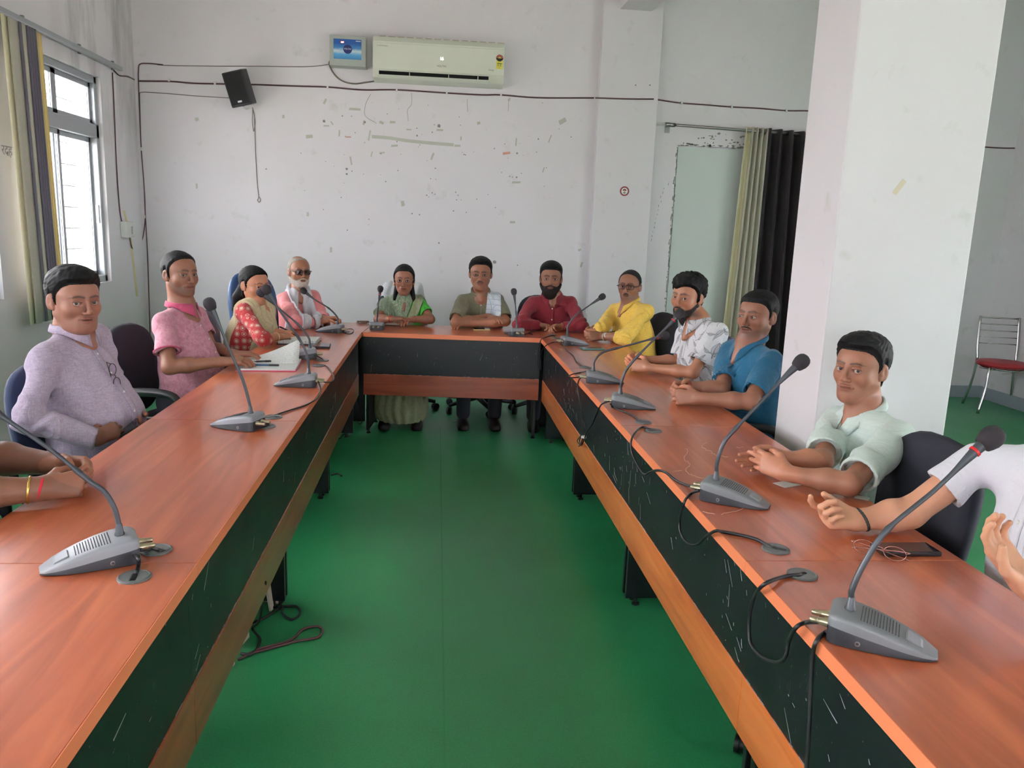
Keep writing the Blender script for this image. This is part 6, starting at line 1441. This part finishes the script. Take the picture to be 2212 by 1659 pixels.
# -- woman in red kurta
shn, shf = ony(524, 668, 5.02), ony(572, 660, 5.30)
en, ef = onz(566, 733, .80), ony(580, 716, 5.10)
wn, wf = onz(603, 727, .80), onz(608, 720, .80)
tn, tf = onz(640, 722, .80), onz(640, 714, .80)
I = person('young woman in red printed kurta and cream dupatta writing in a notebook', -4, mid(shn, shf), dict(c=ony(549, 616, 5.14), az=-38, pitch=-6, s=.97, w=1.0, jaw=1.02, fat=.6, neck=.048, arm=.88, hs=.88,
    hair=dict(front=.082, top=.010, t=.010, part=0, nape=-.10, burn=-.02, rough=.0008, taper=.012, long=[((0, -.085, -.0), (.03, -.12, -.10), .035, .03), ((.03, -.12, -.10), (.05, -.13, -.22), .03, .015), ((-.065, -.02, -.05), (-.085, .02, -.20), .018, .022)]), brow=.0022, lip=(.85, .5, .5), glasses=dict(mat=GOLDFRAME, size=(.0245, .0195), r=.0013, ex=2.2)),
    [arm('R', shn, en, wn, tn, palm=(.1, .5, -.7), curl=[(40, 55, 25), (45, 60, 30), (55, 60, 30), (60, 60, 30)], thumb=(.4, .6), fa=.95), arm('L', shf, ef, wf, tf, palm=(0, -.1, -1), curl=[(20, 25, 15)]*4, fa=.95)],
    dict(name='kurta', sleeve='roll', mat=cloth('red_block_print', (172, 44, 48), 'medallion', (206, 190, 170), sc=24), v=.05, fold=.003), (176, 120, 92), lean=.12, width=.98, res=.0026, woman=True)
CREAM = cloth('cream_dupatta', (206, 192, 158), 'slub', (188, 172, 134))
drape_shell(I, 'dupatta', CREAM, lambda x, y, z: np.minimum(np.maximum(np.abs(x-.105)-.034, -.42-z), np.maximum(np.maximum(x-.115, -(x+.13)), np.maximum(-(y-.015), -(z+.15-.55*(x-.0))))), t=.013, fold=.0035)
band(I, 'bangle', plain('cream_bangle', (216, 200, 150), .4), lerpp(wn, en, .2), A_(en)-A_(wn), .028, .003)

# -- man in pink polo shirt
shn, shf = ony(352, 692, 4.10), ony(424, 676, 4.44)
en, ef = ony(366, 793, 3.98), ony(455, 752, 4.45)
wn, wf = onz(484, 781, .795), onz(505, 765, .795)
tn, tf = onz(545, 778, .80), onz(560, 764, .80)
I = person('man in pink polo shirt with greying stubble, hand on the open register', -8, mid(shn, shf), dict(c=ony(389, 593, 4.24), az=-40, s=.96, w=1.0, jaw=1.03, neck=.061,
    hair=dict(front=.086, top=.010, t=.010, part=.03, nape=-.05, burn=-.03, temple=.012, rough=.0008), brow=.0030, stubble=((.055, .048, .045), .5)),
    [arm('R', shn, en, wn, tn, palm=(.05, .25, -1), curl=[(18, 30, 18), (20, 32, 20), (24, 34, 20), (28, 36, 20)], spread=4, thumb=(.6, .4), fa=.92), arm('L', shf, ef, wf, tf, palm=(0, 0, -1), curl=[(20, 30, 20)]*4, fa=.9)],
    dict(name='polo_shirt', sleeve='short', mat=cloth('pink_melange', (204, 146, 160), 'heather', (172, 110, 128)), collarmat=cloth('dark_pink_rib', (182, 70, 104), 'plain'), collar='point', tip=.045, placket=1, hemt=.66, v=.07, fold=.004), (138, 94, 74), lean=-.02, belly=.04, width=1.05, res=.0024)
q = [arm_ for arm_ in I['arms']][0]
band(I, 'sleeve_trim', cloth('sleeve_rib', (186, 74, 104), 'plain'), lerpp(q['sh'], q['el'], .665), q['el']-q['sh'], .062, .0045)

# -- man in lavender shirt
shn, shf = ony(96, 768, 3.00), ony(208, 720, 3.34)
en, ef = ony(62, 905, 2.86), ony(250, 845, 3.36)
wn, wf = ony(206, 948, 2.92), ony(283, 893, 3.22)
tn, tf = ony(258, 925, 3.00), ony(290, 925, 3.14)
I = person('heavy man in lavender long-sleeved shirt holding a phone in his lap', -14, mid(shn, shf), dict(c=ony(160, 648, 3.14), az=-38, pitch=-5, s=.98, w=1.08, jaw=1.14, fat=1.1, neck=.062, chin=1.15, hs=.95,
    hair=dict(front=.074, top=.020, t=.009, vol=.008, part=.03, nape=-.05, burn=-.02, rough=.0012, messy=.0010), brow=.0028, stubble=((.05, .035, .03), .10), armtone=(.8, .78, .78)),
    [arm('R', shn, en, wn, tn, palm=(.1, .8, -.2), curl=(35, 45, 25), fa=1.0), arm('L', shf, ef, wf, tf, palm=(.1, -.5, .5), curl=(35, 50, 30), fa=1.0)],
    dict(sleeve='long', mat=cloth('lavender_linen', (188, 174, 192), 'slub', (164, 148, 170)), collar='point', placket=1, v=.065, fold=.0055, tip=.058), (150, 104, 86), lean=-.05, belly=.055, width=1.12, res=.0022, trousers=cloth('blue_denim', (74, 104, 134), 'slub', (54, 82, 112)))
p0 = Vector(lerpp(tn, tf, .4)); m = MB(); X = Matrix.Translation(p0+Vector((.01, 0, .004)))@Matrix.Rotation(.35, 4, 'Z')@Matrix.Rotation(-.5, 4, 'Y'); r = empty('smartphone', p0, 0, 'dark smartphone held in the lap of the lavender-shirted man', 'phone')
m.box((-.04, -.08, -.004), (.04, .08, .005), Matrix.Translation(-p0)@X); m.build('phone_body', M['plastic_black'], r, bevel=.002)
m = MB(); m.box((-.036, -.076, .005), (.036, .076, .0056), Matrix.Translation(-p0)@X); m.build('screen', SCR, r)
hit = I['bvh'].ray_cast(ony(238, 812, 2.0), (ony(238, 812, 4)-ony(238, 812, 2)).normalized())
if hit[0] is not None:
    c = hit[0]; n_ = hit[1]; r = empty('spectacles', c, 0, 'spectacles hanging from the pocket of the lavender shirt', 'spectacles'); n_ = Vector((n_.x, n_.y, 0)).normalized(); sdir = Vector((0, 0, 1)).cross(n_).normalized(); dn = Vector((sdir.x*.35, sdir.y*.35, -1)).normalized(); ac = n_.cross(dn)
    m = MB()
    for s_ in (-.030, .030): m.tube([n_*.020+dn*s_+(dn*math.cos(t)*.023+ac*math.sin(t)*.019) for t in (2*math.pi*k/20 for k in range(21))], .0016, 6)
    m.tube([n_*.020-dn*.007, n_*.024, n_*.020+dn*.007], .0016, 6); m.build('rim', DARKFRAME, r, smooth=True)
    for s_ in (-.030, .030):
        m = MB(); m.rings([[n_*(.0195+d_)+dn*s_+(dn*math.cos(t)*.0225+ac*math.sin(t)*.0185) for t in (2*math.pi*k/20 for k in range(20))] for d_ in (0, .001)]); m.build('lens', lens, r)
    m = MB(); m.tube([n_*.020-dn*.053, n_*.004-dn*.06, n_*.003-dn*.02, n_*.003+dn*.03], .0016, 6); m.build('temple', DARKFRAME, r, smooth=True)

# -- person at the lower left edge: only the clasped forearms reach the picture
shn, shf = A_((-1.40, 1.92, .98)), A_((-1.40, 2.36, 1.0))
en, ef = onz(-110, 1070, .80), onz(-40, 985, .80)
wn, wf = onz(92, 1056, .795), onz(128, 1003, .80)
tn, tf = onz(200, 1040, .79), onz(212, 1010, .80)
I = person('person in blue shirt with gold bangle and red thread, only forearms in view', 0, mid(shn, shf), dict(c=A_((-1.42, 2.14, 1.20)), az=-20, s=1.0, w=1.04, neck=.056, hair=dict(front=.078, top=.014, t=.009), gaze=(0, 2, 1), hs=1.0),
    [arm('R', shn, en, wn, tn, palm=inward(wn, wf, .35), curl=[(50, 70, 45), (52, 70, 45), (55, 72, 45), (58, 72, 45)], fa=1.12, thumb=(.6, .5)), arm('L', shf, ef, wf, tf, palm=inward(wf, wn, .4), curl=(48, 66, 42), fa=1.15)],
    dict(sleeve='short', mat=cloth('blue_grey_cotton', (92, 104, 140), 'plain'), collar='point', v=.06, hemt=.7), (126, 84, 66), lean=.08, width=1.05, res=.0026)
band(I, 'gold_bangle', GOLD, lerpp(wn, en, .15), A_(en)-A_(wn)+A_((0, 0, .02)), .0335, .0035, 28)
band(I, 'red_thread', THREAD, lerpp(wn, en, .02), A_(en)-A_(wn)+A_((0, 0, .05)), .030, .0024, 40, beads=1); band(I, 'red_thread', THREAD, lerpp(wn, en, .035), A_(en)-A_(wn)+A_((0, 0, .05)), .030, .0022, 40, beads=1)

# -- person at the right edge with the open palm
shn, shf = A_((1.54, 1.47, 1.02)), ony(2128, 990, 1.86)
en, ef = ony(2370, 1360, 1.30), onz(1965, 1108, .805)
wn, wf = ony(2215, 1262, 1.36), onz(1850, 1124, .785)
tn, tf = ony(2155, 1180, 1.40), onz(1735, 1112, .80)
I = person('person in white shirt at the right edge laying an open patterned palm on the desk', 184, mid(shn, shf), dict(c=A_((1.60, 1.66, 1.225)), az=-160, s=.98, w=.98, neck=.052, hs=.98, hair=dict(front=.078, top=.02, t=.012), mehndi=0, palmk=.25),
    [arm('R', shf, ef, wf, tf, palm=(0.05, -.55, .83), curl=[(16, 30, 20), (55, 62, 34), (60, 66, 36), (62, 68, 38)], spread=4, thumb=(.35, .25), fa=.98), arm('L', shn, en, wn, tn, palm=(.3, -.5, -.1), curl=(22, 30, 20), fa=.95)],
    dict(sleeve='short', mat=cloth('white_cotton', (226, 226, 234), 'plain', (216, 216, 228)), collar='point', placket=1, pocket=1, v=.06, hemt=.52, fold=.004), (196, 142, 114), lean=.04, width=.96, res=.0022, trousers=cloth('khaki_twill', (128, 116, 92), 'plain'))
band(I, 'wrist_thread', plain('dark_braided_cord', (60, 62, 60), .8), lerpp(wf, ef, .10), A_(ef)-A_(wf)+A_((0, .0, .05)), .0295, .0036, 44, beads=1)

# -- chairs
chair(CH0, -1.20, 3.02, -22, 'navy office chair under the heavy man in lavender')
chair(CH2, -1.30, 4.16, -8, 'dark office chair with armrests under the man in pink polo')
chair(CH0, -1.40, 2.12, 0, 'navy office chair at the left picture edge')
chair(CH1, -1.03, 5.50, -32, 'blue high-backed chair just behind the head of the woman in red')
chair(CH0, -1.14, 4.92, -4, 'navy office chair between the pink polo and the woman in red')
chair(CH2, .36, 6.50, -90, 'dark office chair under the man in olive kurta')
chair(CH2, .90, 6.50, -92, 'dark office chair under the man in maroon')
chair(CH2, -.28, 6.48, -90, 'office chair with a white towel over its back')
chair(CH2, 1.36, 5.50, 190, 'black office chair under the man in yellow')
chair(CH0, 1.36, 4.26, 188, 'navy office chair under the man in floral shirt')
chair(CH2, 1.36, 3.62, 184, 'black office chair under the man in teal')
chair(CH2, 1.20, 2.12, 180, 'black office chair between the pale green shirt and the white shirt')
# towel over the chair back
K = Field((-.66, 6.60, .50), (.12, 6.95, 1.12), .009)
cy_ = 6.48+.30
K.add(cone((-.38, cy_, .90), (-.18, cy_, .90), .055, .055), .0); K.add(cone((-.385, cy_, .96), (-.175, cy_, .96), .062, .062), .03); K.add(cone((-.50, cy_, .66), (-.395, cy_+.01, .97), .035, .050), .04); K.add(cone((-.05, cy_, .60), (-.165, cy_+.01, .97), .035, .050), .04); K.add(cone((-.44, cy_, .68), (-.12, cy_, .66), .035, .035), .05); K.add(cone((-.42, cy_, .78), (-.14, cy_, .76), .048, .048), .06); K.add(cone((-.36, cy_, .84), (-.2, cy_, .82), .055, .055), .06)
idx, (x, y, z) = K.near(.03); K.D[idx] += (.004*np.sin(70*x+4*np.sin(9*z))).astype(np.float32)
P_, Q_ = K.mesh(); me = to_mesh('towel', P_, Q_, cloth('white_towel', (222, 224, 228), 'plain', (210, 212, 218)), None, None, (-.24, cy_, .9)); me.location = (-.24, cy_, .9); tag(me, 'white towel draped over the chair behind the woman in sari', 'towel')
